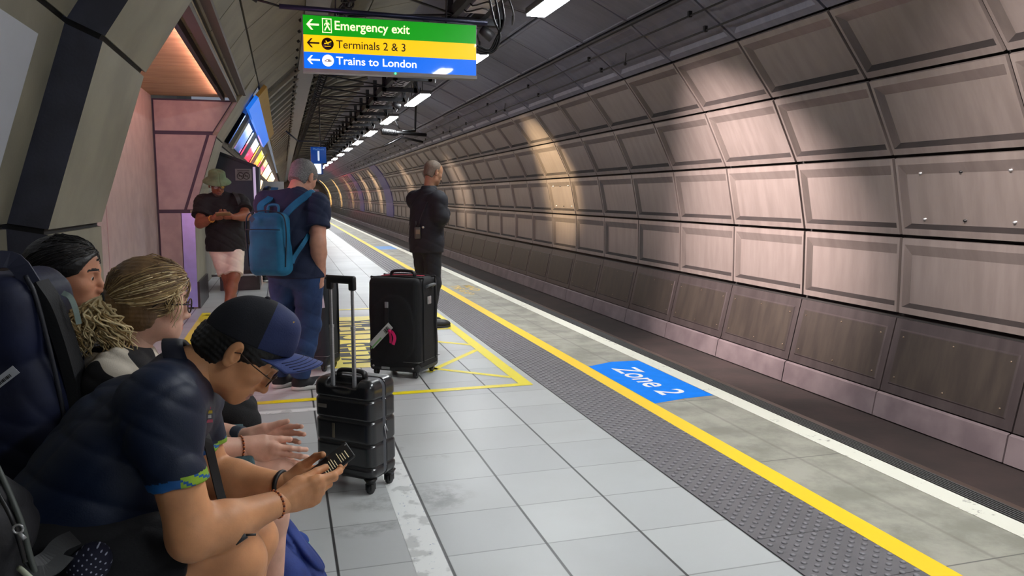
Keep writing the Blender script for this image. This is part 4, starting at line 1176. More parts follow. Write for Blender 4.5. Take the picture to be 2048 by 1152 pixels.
n0, n1 = at(471, 361, BY), at(503, 338, BY)
nt_ = MB().box((n0[0], BY - .012, n0[2]), (n1[0], BY - .001, n1[2])).build('notice', mat('notice_paper', (150, 146, 142), .5), t)
mb = MB(); w = n1[0] - n0[0]
for fx in (.32, .68):
    c = (n0[0] + w * fx, BY - .014, n0[2] + .065); mb.tube(arc(c, .045, 0, 2 * math.pi, 20), .006, 5); mb.tube([(c[0] - .03, c[1], c[2] + .03), (c[0] + .03, c[1], c[2] - .03)], .005, 5); mb.tube([(c[0] - .025, c[1], c[2]), (c[0] + .025, c[1], c[2])], .008, 5)
for k in range(2): mb.box((n0[0] + .03, BY - .0135, n1[2] - .028 - k * .022), (n1[0] - .03, BY - .012, n1[2] - .018 - k * .022))
mb.build('notice_print', mat('notice_ink', (78, 66, 62), .6), nt_)
struct('wall_recess', MB().box((-1.75, 11.3, 0), (-1.30, 13.05, 2.9)), M_WALL)
MB().box((-.30, 13.4, .0), (.02, 13.55, 1.62), bevel=.01).build('screen_panel', mat('pale_panel', (176, 174, 168), .5), base=(-.15, 13.5, 0)); tag(bpy.data.objects['screen_panel'], 'pale free-standing panel beyond the booth', 'panel')

# ---- bench under the seated people
t = thing('bench', 'steel platform bench along the left wall under the seated people', 'bench', (-.72, 2.6, 0))
MB().box((-1.06, .9, .365), (-.42, 3.95, .395), bevel=.012).build('seat', mat('bench_steel', (110, 112, 116), .4, .7), t)
MB().box((-1.14, .9, .52), (-1.10, 3.95, .78), bevel=.012).build('backrest', mat('bench_steel', (110, 112, 116), .4, .7), t)
for y in (1.1, 2.4, 3.75):
    MB().box((-1.18, y - .03, 0), (-.5, y + .03, .03)).box((-.78, y - .03, .02), (-.70, y + .03, .37)).box((-1.15, y - .02, .36), (-1.04, y + .02, .385)).box((-1.16, y - .02, .37), (-1.13, y + .02, .78)).build('leg', M_DSTEEL, t)

# ---- markings painted on the floor
M_YM = worn_paint('yellow_marking', (244, 226, 24), (190, 190, 170), .80, .35)
def strip(pts, w, z=.0012):
    """Flat painted stroke along floor points."""
    P = [np.array((p[0], p[1], 0.0)) for p in pts]; mb = MB()
    for a, b in zip(P[:-1], P[1:]):
        d = unit(b - a); n = np.array((-d[1], d[0], 0)) * w / 2
        mb.add([a + n + (0, 0, z), a - n + (0, 0, z), b - n + (0, 0, z), b + n + (0, 0, z)], [(0, 1, 2, 3)])
    return mb
t = thing('floor_box', 'yellow painted waiting box with crossed lines on the floor around the big suitcase', 'floor marking', (.7, 7, 0))
strip([(-.35, 5.36), (1.72, 5.36)], .075, .0022).build('front_line', M_YM, t)
strip([(1.68, 5.33), (1.68, 9.6)], .095, .0026).build('side_line', M_YM, t)
strip([(-.92, 5.2), (-.92, 9.8)], .10, .0022).build('side_line', M_YM, t)
strip([(-.92, 9.6), (1.72, 9.6)], .075, .0022).build('back_line', M_YM, t)
for a, b in (((1.0, 6.18), (1.64, 5.60)), ((1.05, 5.95), (1.64, 6.72)), ((1.1, 7.45), (1.66, 6.95)), ((1.0, 7.9), (1.64, 7.9)), ((1.1, 8.3), (1.64, 8.9))): strip([a, b], .055, .0018).build('cross_line', M_YM, t)
def patch_obj(pts, z, name, m, parent): return MB().add([(x, y, z) for x, y in pts], [tuple(range(len(pts)))]).build(name, m, parent)
p1_ = patch_obj([(.34, 6.3), (1.1, 6.2), (1.1, 9.0), (.38, 9.0)], .0016, 'panel', M_YM, t)
fl = text_mesh('KEEP CLEAR', 1.0, Matrix.Identity(4), .0003, .01)
xs = np.array([v.co[:] for v in fl.vertices]); wl = xs[:, 0].max()
fl.transform(Matrix(((0, -.62 / .73, 0, 1.02), (2.35 / wl, 0, 0, 6.42), (0, 0, 1, .0024), (0, 0, 0, 1)))); fl.materials.clear(); fl.materials.append(worn_paint('black_marking', (40, 40, 36), (170, 165, 60), .78)); new_obj('lettering', fl, p1_)
o = strip([(.49, 2.0), (.49, 5.14)], .125, .0014).build('white_stripe', None, base=(.49, 3.6, 0))
m = bpy.data.materials.new('flaking_white'); m.use_nodes = True; tt = NT(m); vec, x, y, z = tt.coords()
nn = tt.noise(vec, 26, 6, .75); n2 = tt.noise(vec, 9, 4); k = tt.smooth(nn, .60, .66)
c = tt.mix(k, lin((226, 228, 226)), lin((70, 98, 150))); c = tt.mix(tt.math('MULTIPLY', tt.smooth(n2, .52, .6), .7), c, lin((176, 178, 176))); tt.link(c, 'Base Color'); tt.b.inputs['Roughness'].default_value = .45
o.data.materials.clear(); o.data.materials.append(m); tag(o, 'flaking white stripe with blue specks running along the floor by the small suitcase', 'floor marking')
o = strip([(-.9, 5.10), (.42, 5.10)], .075, .0014).build('white_stripe', m, base=(-.2, 5.1, 0)); tag(o, 'short white stripe across the floor in front of the yellow box', 'floor marking')

zp = [(2.349, 5.80), (2.36, 5.79), (2.60, 5.90), (2.84, 5.88), (2.84, 4.68), (2.60, 4.66), (2.349, 4.60)]
t = thing('zone_marking', 'bright blue panel with white words Zone 2 on the platform edge', 'floor marking', (2.6, 5.2, 0))
z0 = MB().add([(x, y, .0022) for x, y in zp], [tuple(range(len(zp) - 1, -1, -1))]).build('panel', mat('zone_blue', (0, 128, 238), .8, var=.08, vscale=12, spec=.15), t)
fl = text_mesh('Zone 2', 1.0, Matrix.Identity(4), .0003, .012); xs = np.array([v.co[:] for v in fl.vertices]); wl = xs[:, 0].max()
fl.transform(Matrix(((0, .21 / .73, 0, 2.50), (-.88 / wl, 0, 0, 5.66), (0, 0, 1, .0030), (0, 0, 0, 1)))); fl.materials.clear(); fl.materials.append(mat('zone_white', (238, 240, 240), .5, var=.05)); new_obj('lettering', fl, z0)
# worn yellow words on the edge slabs, and a far blue patch
fl = text_mesh('MIND\nTHE GAP', 1.0, Matrix.Identity(4), .0003, .02); xs = np.array([v.co[:] for v in fl.vertices]); fl.transform(Matrix.Translation(Vector((-xs[:, 0].min(), -xs[:, 1].min(), 0)))); ex = np.ptp(xs[:, 0]); ey = np.ptp(xs[:, 1])
fl.transform(Matrix(((0, .34 / ey, 0, 2.43), (-1.15 / ex, 0, 0, 11.75), (0, 0, 1, .0022), (0, 0, 0, 1)))); fl.materials.clear(); fl.materials.append(worn_paint('worn_yellow_words', (214, 176, 56), CONC, .52, .5, 30)); o = new_obj('floor_lettering', fl, None, (2.6, 11, 0)); tag(o, 'worn yellow words painted on the platform edge slabs', 'floor marking')
o = MB().add([(2.36, 20.3, .0022), (2.84, 20.3, .0022), (2.84, 21.6, .0022), (2.36, 21.6, .0022)], [(0, 1, 2, 3)]).build('zone_marking', worn_paint('far_blue', (60, 130, 196), CONC, .58), base=(2.6, 21, 0)); tag(o, 'faded blue panel far along the platform edge', 'floor marking')

# bolts of removed fittings on three track wall panels
def studs(yc, i, lab):
    p, q = np.array(PR[i]), np.array(PR[i + 1]); t = thing('wall_studs', lab, 'bolts', (p[0], yc, p[1]))
    n = unit(TC - (p + q) / 2)
    for u in (.22, .78):
        for dy in (-.52, 0, .48):
            w = p + (q - p) * u - n * .055 + n * .004
            MB().lathe([(.022, 0), (.022, .006), (.012, .008), (.012, .035), (.0001, .036)], (w[0], yc + dy, w[1]), 10, (n[0], 0, n[1])).build('stud', M_STEEL if dy else M_BLACK, t)
studs(RPH - RING / 2, 1, 'row of bare bolts on the bright wall panel nearest on the right')
studs(RPH + RING * 6.5, 1, 'bare bolts on a wall panel above the guard, in the warm pool of light')
# ------------------------------------------------------------------ luggage
def local_frame(c, u):
    """Matrix with x along u on the floor, z up, y into depth."""
    u = unit((u[0], u[1], 0)); v = np.array((-u[1], u[0], 0))
    return Matrix(((u[0], v[0], 0, c[0]), (u[1], v[1], 0, c[1]), (0, 0, 1, c[2]), (0, 0, 0, 1)))
def xf(M, p): return np.array(M @ Vector(tuple(p)))
class LB(MB):
    """MB whose shapes are given in a local frame."""
    def __init__(self, M): super().__init__(); self.M = M
    def build(self, name, m=None, parent=None, base=None):
        self.v = [tuple(self.M @ Vector(p)) for p in self.v]; return super().build(name, m, parent, base)
def lsolid(name, sdf, M, h, m, parent, pick=None):
    v, q = sdf.mesh(h); mi = 0 if pick is None else pick(v[q].mean(1))
    R = np.array(M.to_3x3()); T = np.array(M.translation)
    return new_obj(name, np_mesh(name, [(v @ R.T + T, q, mi)], m if isinstance(m, list) else [m]), parent)

def caster(M, x, y, parent, r=.024, top=.07):
    f = LB(M); f.lathe([(.020, .046), (.026, .062), (.032, top)], (x, y, 0), 14); f.box((x - .018, y - .02, r * .8), (x - .012, y + .016, .052), bevel=.002).box((x + .012, y - .02, r * .8), (x + .018, y + .016, .052), bevel=.002)
    o = f.build('caster', M_BLACK, parent)
    w = LB(M); w.lathe([(r * .55, -.011), (r, -.009), (r, .009), (r * .55, .011)], (x, y, r + .0005), 18, (1, 0, 0)); w.build('wheel', mat('wheel_rubber', (30, 30, 32), .5), o)

M_HARD = mat('hard_shell_black', (32, 32, 35), .30, var=.2, vscale=30, bump=.08, bscale=140, coat=.5)
M = local_frame((.30, 3.685, 0), (.74, -.67))
t = thing('small_suitcase', 'small black hard-shell suitcase with its pull handle raised', 'suitcase', (.30, 3.685, 0))
GR = (.125, .235, .345, .445)
def ridges(P):
    d = np.zeros(len(P), np.float32)
    for g in GR: d += .0095 * np.exp(-((P[:, 2] - g) / .0065) ** 2)
    return d
for y0, y1, nm in ((-.108, -.012, 'front_shell'), (.012, .105, 'rear_shell')):
    s = Sdf(); s.rbox((0, 0, .300), (.168, .108, .238), rad=.042, k=.001); s.warp(ridges)
    s.plane_cut((0, y0 if nm == 'rear_shell' else y1, 0), (0, -1 if nm == 'rear_shell' else 1, 0))
    if nm == 'front_shell': s.rbox((0, -.085, .530), (.088, .05, .030), rad=.012, k=.01, op='s'); s.ell((0, -.112, .490), (.055, .018, .016), k=.008, op='s')
    lsolid(nm, s, M, .0034, M_HARD, t)
s = Sdf(); s.rbox((0, 0, .300), (.1655, .1055, .2355), rad=.042, k=.001); s.plane_cut((0, -.0125, 0), (0, -1, 0)); s.plane_cut((0, .0125, 0), (0, 1, 0))
zip_ = lsolid('zipper', s, M, .0034, mat('zipper_tape', (78, 80, 86), .5), t)
LB(M).tube([(.167, .0, .32), (.172, .004, .30), (.174, .012, .285)], .004, 6).tube([(.168, -.004, .31), (.174, .0, .25)], .0035, 6).build('zipper_pull', M_STEEL, zip_)
for x in (-.062, .062):
    LB(M).box((x - .0085, -.092, .48), (x + .0085, -.078, .78), bevel=.003).box((x - .0065, -.090, .78), (x + .0065, -.080, .985), bevel=.002).box((x - .0095, -.093, .775), (x + .0095, -.077, .79), bevel=.002).build('handle_pole', M_STEEL, t)
LB(M).box((-.080, -.099, .985), (.080, -.071, 1.022), bevel=.010).box((-.080, -.098, .955), (-.047, -.072, 1.0), bevel=.008).box((.047, -.098, .955), (.080, -.072, 1.0), bevel=.008).build('handle_grip', M_BLACK, t)
LB(M).tube(spline([(-.075, -.02, .535), (-.06, -.02, .562), (.06, -.02, .562), (.075, -.02, .535)], 14), .011, 8, flat=((0, 1, 0), 1.6)).build('carry_handle', M_BLACK, t)
LB(M).box((-.135, -.112, .395), (-.085, -.106, .412), bevel=.002).build('badge', mat('badge_metal', (150, 142, 134), .35, .7), t)
LB(M).box((-.055, -.112, .255), (-.040, -.106, .325), bevel=.002).build('latch_plate', mat('latch_metal', (128, 118, 100), .35, .7), t)
for x in (-.135, .135):
    for y in (-.075, .075): caster(M, x, y, t)

M_SOFT = mat('soft_case_fabric', (22, 22, 25), .85, var=.25, vscale=25, bump=.25, bscale=260)
def soft_case(c, u, W, D, Hh, lab, name='suitcase', detail=True, m=M_SOFT):
    M = local_frame(c, u); t = thing(name, lab, 'suitcase', c)
    s = Sdf(); s.rbox((0, 0, .05 + Hh / 2), (W / 2, D / 2, Hh / 2), rad=.05, k=.001)
    s.ell((0, -D / 2, .05 + Hh * .45), (W * .40, .022, Hh * .34), k=.03)
    s.warp(lambda P: .003 * np.sin(P[:, 2] * 17 + P[:, 0] * 5) * np.sin(P[:, 0] * 11))
    lsolid('body', s, M, .006, m, t)
    for y in (-D * .28, D * .28):
        P = [(x, y, z) for x, z in [(W / 2 + .002, .12), (W / 2 + .003, Hh - .02), (W / 2 - .035, Hh + .046), (-W / 2 + .035, Hh + .046), (-W / 2 - .003, Hh - .02), (-W / 2 - .002, .12)]]
        LB(M).tube(spline(P, 50), .006, 6).build('piping', mat('case_piping', (16, 16, 18), .6), t)
    b = LB(M); b.box((-W / 2 + .004, -D / 2 + .004, .045), (W / 2 - .004, D / 2 - .004, .13), bevel=.03); b.build('base_guard', mat('base_guard', (34, 35, 36), .45, bump=.2, bscale=80), t)
    LB(M).box((-W / 2 - .001, -D / 2 - .001, .128), (W / 2 + .001, D / 2 + .001, .132), bevel=.002).build('base_trim', mat('base_trim', (96, 98, 98), .5), t)
    LB(M).tube(spline([(-.10, 0, Hh + .045), (-.08, 0, Hh + .085), (.08, 0, Hh + .085), (.10, 0, Hh + .045)], 16), .012, 8, flat=((0, 1, 0), 1.8)).build('carry_handle', M_BLACK, t)
    if detail:
        LB(M).tube(spline([(W / 2 - .005, -.05, Hh - .03), (W / 2 + .03, -.045, Hh - .01), (W / 2 + .03, .045, Hh - .01), (W / 2 - .005, .05, Hh - .03)], 14), .011, 8).build('side_handle', mat('handle_grey', (110, 112, 116), .5), t)
        LB(M).box((W / 2 - .002, -.03, Hh - .16), (W / 2 + .006, .03, Hh - .10), bevel=.003).box((W / 2 + .002, -.022, Hh - .14), (W / 2 + .008, -.004, Hh - .125)).build('lock', M_STEEL, t)
        for x in (-W / 2 + .05, W / 2 - .05):
            LB(M).lathe([(.008, 0), (.008, .004), (.0001, .005)], (x, -D / 2 - .004, .085), 8, (0, -1, 0)).build('rivet', M_STEEL, t)
        LB(M).box((-.10, -D / 2 - .006, .065), (-.03, -D / 2 - .003, .083)).build('badge', mat('badge_silver', (180, 182, 184), .3, .6), t)
        pt_ = LB(M); pt_.ribbon(spline([(-.03, -D / 2 - .028, .56), (-.032, -D / 2 - .034, .47), (-.028, -D / 2 - .032, .40)], 8), .03, .006, (0, -1, 0)); pl = pt_.build('zip_strap', mat('strap_black', (28, 28, 30), .6), t)
        LB(M).box((-.045, -D / 2 - .036, .545), (-.017, -D / 2 - .028, .59), bevel=.002).build('clip', M_STEEL, pl)
    for x in (-W / 2 + .05, W / 2 - .05):
        for y in (-D / 2 + .045, D / 2 - .045): caster(M, x, y, t, .03, .075)
    return t, M
t, M2 = soft_case((.875, 5.985, 0), (.80, -.60), .44, .36, .72, 'big black soft-sided suitcase standing in the yellow floor box')
D = .36
o = LB(M2); Q = [(-.02, -D / 2 - .036, .395), (.02, -D / 2 - .036, .42), (-.13, -D / 2 - .040, .245), (-.17, -D / 2 - .038, .285)]
o.ribbon([(.005, -D / 2 - .038, .415), (-.06, -D / 2 - .042, .35), (-.165, -D / 2 - .040, .245)], .055, .002, (0, -1, 0))
tg_ = o.build('luggage_tag', mat('tag_paper', (214, 218, 214), .5, var=.05), base=xf(M2, (-.06, -D / 2 - .04, .35))); tag(tg_, 'white paper airline tag hanging from the big black suitcase', 'luggage tag')
e1 = LB(M2)
for k in range(8):
    c = np.array((-.005, 0, .403)) + np.array((-.011, 0, -.0115)) * (.5 + k * .42)
    e1.add([(c[0] - .012, -D / 2 - .0438, c[2] + .012), (c[0] + .014, -D / 2 - .0438, c[2] - .013), (c[0] + .014 - .002 - .002 * (k % 3), -D / 2 - .0438, c[2] - .015 - .001 * (k % 3)), (c[0] - .014 - .001 * (k % 3), -D / 2 - .0438, c[2] + .010 - .001 * (k % 3))], [(0, 1, 2, 3)])
e1.build('barcode', mat('barcode_ink', (40, 40, 42), .6), tg_)
e1 = LB(M2); e1.ribbon([(-.075, -D / 2 - .0445, .315), (-.165, -D / 2 - .0425, .225)], .012, .001, (0, -1, 0)); e1.build('green_edge', mat('tag_green', (130, 190, 120), .5), tg_)
rb = LB(M2); rb.ribbon(spline([(-.005, -D / 2 - .044, .375), (.03, -D / 2 - .052, .36), (.045, -D / 2 - .05, .32), (.03, -D / 2 - .05, .27)], 14), .022, .003, (.3, -1, 0)); rb.ribbon(spline([(-.005, -D / 2 - .046, .37), (.012, -D / 2 - .056, .33), (.008, -D / 2 - .05, .28)], 10), .02, .003, (-.3, -1, 0)); rb.ball((.0, -D / 2 - .048, .372), .014, 10)
r_ = rb.build('pink_ribbon', mat('ribbon_pink', (226, 30, 110), .5), base=xf(M2, (0, -D / 2 - .045, .32))); tag(r_, 'small pink ribbon tied below the white tag on the big suitcase', 'ribbon')
rb = LB(M2); rb.ribbon(spline([(-.18, -.02, .768), (-.1, .0, .775), (.0, .02, .776), (.16, .04, .772)], 12), .03, .004, (0, 0, 1)); r_ = rb.build('red_strap', mat('strap_red', (206, 36, 76), .55), base=xf(M2, (0, 0, .77))); tag(r_, 'red strap lying across the top of the big black suitcase', 'strap')

t3, M3 = soft_case((.20, 6.35, 0), (.86, -.5), .36, .26, .70, 'dark grey suitcase half hidden beyond the man with the blue backpack', 'suitcase', False, mat('grey_case_fabric', (44, 47, 52), .8, bump=.2, bscale=200))
pz = LB(M3); pz.ribbon(spline([(.10, -.135, .77), (.14, -.15, .66), (.16, -.15, .52)], 10), .045, .002, (.2, -1, 0)); o = pz.build('paper_tag', mat('tag_paper_blue', (206, 214, 228), .5), base=xf(M3, (.14, -.15, .6))); tag(o, 'pale paper tag trailing down the half-hidden grey suitcase', 'luggage tag')

# ---- navy backpack standing behind the blonde woman
def at0(px, py, Y): return at(px, py, Y)
c = at(45, 775, 2.42); base = np.array((c[0], c[1], .456))
t = thing('backpack', 'large navy backpack with grab handle upright behind the blonde woman', 'backpack', base)
A = frame((1, -.18, .12), (-.12, 0, 1)); M_NAVY = mat('navy_ripstop', (20, 30, 66), .62, rgb2=(12, 18, 44), vscale=6, bump=.25, bscale=40)
s = Sdf(); s.rbox(c + A[0] * -.02, (.155, .16, .325), A, rad=.075, k=.01); s.ell(c + A[0] * .03 + A[2] * -.08, (.15, .155, .24), A, k=.05)
s.warp(folds([((6, 3, 22), .3, (9, 2, 4), 1.0), ((14, 5, 9), 1.2, (3, 3, 11), 1.0)], .0045))
solid('body', s, .0062, M_NAVY, t)
g = MB(); B = lambda x, y, z: c + A[0] * x + A[1] * y + A[2] * z
g.ribbon(spline([B(.125, -.06, .29), B(.155, -.06, .2), B(.172, -.06, .0), B(.160, -.06, -.2)], 24), .07, .03, A[0]); g.build('side_panel', mat('pack_black_mesh', (22, 23, 27), .75, bump=.3, bscale=160), t)
g = MB().tube(spline([B(.12, -.10, .315), B(.14, -.11, .24), B(.15, -.115, .0), B(.14, -.11, -.22)], 24), .006, 6); g.build('piping', mat('pack_piping', (44, 46, 54), .5), t)
g = MB().ribbon(spline([B(-.02, -.09, .30), B(-.01, -.12, .355), B(.05, -.12, .365), B(.10, -.10, .355), B(.125, -.09, .29)], 18), .045, .012, (0, -1, .2)); g.build('grab_handle', mat('pack_webbing', (34, 38, 62), .6), t)
g = MB().ribbon(spline([at(126, 586, 2.36), at(140, 594, 2.35), at(150, 615, 2.34), at(158, 648, 2.34)], 12), .014, .006, (.3, -.9, .2)); g.build('shoulder_strap', mat('strap_sage', (150, 168, 160), .6), t)
lc = at(15, 752, 2.20); ax_ = unit(V(.8, 0, .62)); up_ = unit(V(-.62, 0, .8))
g = MB(); g.add([lc + ax_ * a * .030 + up_ * b * .012 + V(0, y, 0) for y in (-.012, -.010) for a, b in ((-1, -1), (1, -1), (1, 1), (-1, 1))], [(0, 1, 2, 3), (7, 6, 5, 4), (0, 4, 5, 1), (1, 5, 6, 2), (2, 6, 7, 3), (3, 7, 4, 0)]); lb_ = g.build('label', mat('label_white', (206, 210, 218), .5), t)
g = MB()
for k in range(9):
    p = lc + ax_ * (-.022 + k * .004) + V(0, -.0128, 0); w = .0012 if k % 3 else .002
    g.add([p - ax_ * w - up_ * .007, p + ax_ * w - up_ * .007, p + ax_ * w + up_ * .001, p - ax_ * w + up_ * .001], [(0, 1, 2, 3)])
g.build('label_print', mat('barcode_ink', (40, 40, 42), .6), lb_)

# ---- grey and black backpack at the near end of the bench
c = at(-105, 1200, 1.62)
t = thing('backpack', 'grey and black backpack with zip and webbing beside the man in the cap', 'backpack', (c[0], c[1], .456))
s = Sdf(); A = frame((.9, -.3, -.3), (.25, 0, 1)); s.ell(c + V(.0, 0, .05), (.125, .13, .21), A, k=.05); s.rbox(c + V(-.03, .02, .0), (.10, .12, .20), A, rad=.05, k=.05)
s.warp(folds([((10, 3, 16), .3, (9, 2, 4), 1.0), ((4, 8, 21), 1.2, (3, 3, 11), 1.0)], .008))
solid('body', s, .006, mat('pack_charcoal', (30, 30, 36), .7, rgb2=(18, 18, 22), vscale=9, bump=.25, bscale=90), t)
g = MB().tube(spline([at(-10, 925, 1.62), at(18, 985, 1.60), at(44, 1050, 1.58), at(58, 1105, 1.57), at(72, 1150, 1.56), at(90, 1200, 1.56)], 30), .0055, 7); g.build('piping', mat('pack_edge_grey', (74, 80, 76), .5), t)
g = MB().tube(spline([at(-20, 960, 1.55), at(20, 1030, 1.52), at(36, 1075, 1.52), at(50, 1125, 1.52)], 20), .004, 6); g.build('zipper', M_BLACK, t)
g = MB().tube(arc(at(36, 1058, 1.505), .008, 0, 2 * math.pi, 10), .0022, 5).tube([at(38, 1066, 1.505), at(50, 1078, 1.50)], .004, 6); g.build('zipper_pull', M_STEEL, t)
g = MB().ribbon(spline([at(58, 1140, 1.56), at(95, 1118, 1.60), at(120, 1090, 1.66), at(150, 1075, 1.72)], 18), .035, .003, (.2, -1, .6)).ribbon(spline([at(50, 1150, 1.55), at(100, 1140, 1.57), at(132, 1112, 1.62)], 14), .03, .003, (.2, -.6, 1)); g.build('webbing', mat('webbing_grey', (52, 54, 56), .6), t)
g = MB().tube(spline([at(38, 1136, 1.52), at(52, 1148, 1.5), at(70, 1165, 1.5)], 8), .005, 6); g.build('drawcord', mat('cord_pale', (186, 192, 170), .6), t)

# ---- spotted cloth, and a blue jacket on the floor
s = Sdf(); c = at(160, 1125, 1.70); s.ell(c + V(.0, .05, -.045), (.038, .04, .05), k=.03); s.ell(c + V(.012, .06, -.022), (.03, .04, .03), k=.03); s.warp(folds([((30, 10, 20), .3, (9, 2, 4), 1.0)], .006))
m = bpy.data.materials.new('spotted_cotton'); m.use_nodes = True; tt = NT(m); vec, x, y, z = tt.coords()
def cells(u, p): f = tt.math('FRACT', tt.math('DIVIDE', u, p)); return tt.math('POWER', tt.math('SUBTRACT', f, .5), 2.0)
u_ = tt.math('ADD', x, z); w_ = tt.math('SUBTRACT', z, x)
k = tt.math('SUBTRACT', 1.0, tt.smooth(tt.math('ADD', cells(u_, .016), cells(w_, .016)), .015, .03)); tt.link(tt.mix(k, lin((18, 20, 44)), lin((176, 180, 200))), 'Base Color'); tt.b.inputs['Roughness'].default_value = .8
o = solid('spotted_pouch', s, .004, m, base=(c[0], c[1], c[2] - .07)); tag(o, 'dark blue pouch with small white spots beside the man in the cap', 'pouch')
s = Sdf()
for p, r in (((560, 1125, 2.62), (.09, .10, .13)), ((592, 1165, 2.58), (.10, .12, .10)), ((540, 1170, 2.5), (.14, .12, .12)), ((548, 1085, 2.68), (.05, .06, .10)), ((500, 1190, 2.5), (.14, .12, .12))):
    s.ell(at(*p), r, k=.06)
s.warp(folds([((22, 4, 26), .3, (7, 2, 4), 1.0), ((16, 12, -14), 1.2, (3, 9, 11), 1.0), ((40, 9, 20), 2.2, (5, 9, 3), 1.0)], .012)); s.plane_cut((0, 0, .002), (0, 0, -1))
o = solid('blue_jacket', s, .005, mat('jacket_royal', (36, 62, 138), .75, rgb2=(26, 46, 110), vscale=9, bump=.2, bscale=120), base=at(560, 1125, 2.6) * V(1, 1, 0)); tag(o, 'royal blue jacket heaped on the floor by the front seated man', 'jacket')
# ------------------------------------------------------------------ people
def skin(name, rgb, lip):
    d = tuple(int(x * .90) for x in rgb)
    return mat('skin_' + name, rgb, .48, rgb2=d, vscale=14, bump=.06, bscale=220, spec=.35, sss=.12), mat('lips_' + name, lip, .4, var=.1)
def hairm(name, rgb, rough=.45): return mat('hair_' + name, rgb, rough, var=.45, vscale=40, bump=.3, bscale=160, stretch=(1, 1, .3))
def cloth(name, rgb, rough=.85, var=.15, b=.2): return mat('cloth_' + name, rgb, rough, var=var, vscale=12, bump=b, bscale=240)
FA = [((13, 5, 27), .4, (5, 2, 4), 1.0), ((-19, 7, 15), 1.7, (3, 7, 2), 1.0), ((5, 17, 11), 2.6, (6, 2, 5), 1.0)]

def hair_cap(A, c, parent, m, inflate=.008, planes=None, nz=.003, h=.0034, hs=1.0, extra=None, back=(-.022, -.058), clip=None):
    """Hair as one shell: a front part cut at the hairline and a back part running down to the nape."""
    s = Sdf(); i = inflate
    pl = planes or [((.036, 0, -.012), (2.0, 0, -1)), ((0, 0, -.014), (0, 0, -1))]
    pl = [(np.array(o, float), unit(n)) for o, n in pl]
    bk = [(V(back[0], 0, 0), V(1, 0, 0)), (V(-.06, 0, back[1]), unit((-.25, 0, -1)))]
    for r in (pl, bk):
        s.ell((-.010, 0, .045), (.097 + i, .075 + i, .080 + i), cutp=r, k=.004)
        s.ell((.030, 0, .040), (.061 + i, .062 + i, .058 + i), cutp=r, k=.01)
    s.ell((-.034, 0, -.025), (.066 + i, .058 + i, .07), cutp=bk, k=.03)
    if extra: extra(s)
    if nz: s.warp(lambda P: nz * (np.sin(P[:, 1] * 420 + 3 * np.sin(P[:, 0] * 90)) * np.sin(P[:, 0] * 230 + 4 * np.sin(P[:, 2] * 90)) * .6 + .4 * np.sin(P[:, 2] * 510 + P[:, 1] * 120)))
    if clip is not None: s.plane_cut(*clip)
    return local_solid('hair', s, A, c, h, m, parent, hs=hs)

def on_skull(th, ph, inf): return V(-.010, 0, .045) + V((.097 + inf) * math.cos(ph) * math.cos(th), (.075 + inf) * math.cos(ph) * math.sin(th), (.082 + inf) * math.sin(ph))
def combed(A, c, hair, mats, starts, tie, seed, rad=(.0021, .0014), lift=(.013, .021), pickm=None, hs=1.0, name='strands'):
    """Strands drawn over the skull from their roots (angles) to a tie."""
    rr = np.random.default_rng(seed); st = MB(); o_ = V(-.010, 0, .045)
    for i, (th, ph) in enumerate(starts):
        p0 = on_skull(th, ph, lift[0] - .004); inf = rr.uniform(*lift); pts = []
        for t_ in np.linspace(0, 1, 11):
            q = p0 * (1 - t_) + tie * t_; d = q - o_; k_ = 1.0 / math.sqrt((d[0] / (.097 + inf)) ** 2 + (d[1] / (.075 + inf)) ** 2 + (d[2] / (.082 + inf)) ** 2)
            e = o_ + d * k_; w = min(1, (1 - t_) * 3.5); q = e * w + tie * (1 - w) + V(0, 0, .0016 * math.sin(9 * t_ + i)); pts.append(c + q * hs @ A)
        st.tube(pts, np.linspace(rad[0], rad[1], 11), 4, int(pickm(rr, th, ph)) if pickm else 0)
    return st.build(name, mats, hair)

def shirt_solid(j, f, o_, m, parent, sleeve=(.6, .074, .080), h=.006, belly=1.0, hem=None, sides='LR', pick=None, amp=.006, name='shirt', extra=None, arms=None, full=False, neckcut=.055):
    s = Sdf(); torso_prims(s, j, o_, f, belly=belly)
    for q in sides:
        a, b = j['s' + q], j['e' + q]
        if full: arm_prims(s, j, q, o_, arms or (.055, .048, .046, .034))
        else:
            s.cone(a, a + (b - a) * sleeve[0], sleeve[1], sleeve[2], k=.05, cut=True)
    if extra: extra(s)
    s.warp(folds(FA, amp))
    d = unit(j['hd'] - j['nck']); s.plane_cut(j['nck'] + d * neckcut, d)
    if hem is not None: s.plane_cut(hem[0], hem[1])
    return solid(name, s, h, m, parent, pick=pick)

def legs_solid(j, f, o_, m, parent, upto=1.0, r=(.098, .088), h=.006, amp=.006, name='shorts', top=None, calf=None, sides='LR'):
    """Shorts end on the thigh (upto<1); trousers run to the ankle (calf = radii at knee, calf, ankle)."""
    s = Sdf(); up = unit(j['che'] - j['pel']); side = unit(j['hR'] - j['hL']); A = np.array([side, np.cross(up, side), up])
    s.ell(j['pel'], np.array((.165 * f, .122 * f, .115)) + o_, A, k=.05)
    for q in sides:
        a, b = j['h' + q], j['k' + q]
        if calf is None: s.cone(a, a + (b - a) * upto, r[0], r[1], k=.05, cut=True)
        else:
            s.cone(a, b, r[0], calf[0], k=.05); c = j['a' + q]; s.cone(b, b + (c - b) * .4, calf[0], calf[1], k=.04); s.cone(b + (c - b) * .4, c, calf[1], calf[2], k=.03, cut=True)
    s.warp(folds(FA, amp))
    if top is not None: s.plane_cut(top[0], top[1])
    return solid(name, s, h, m, parent)

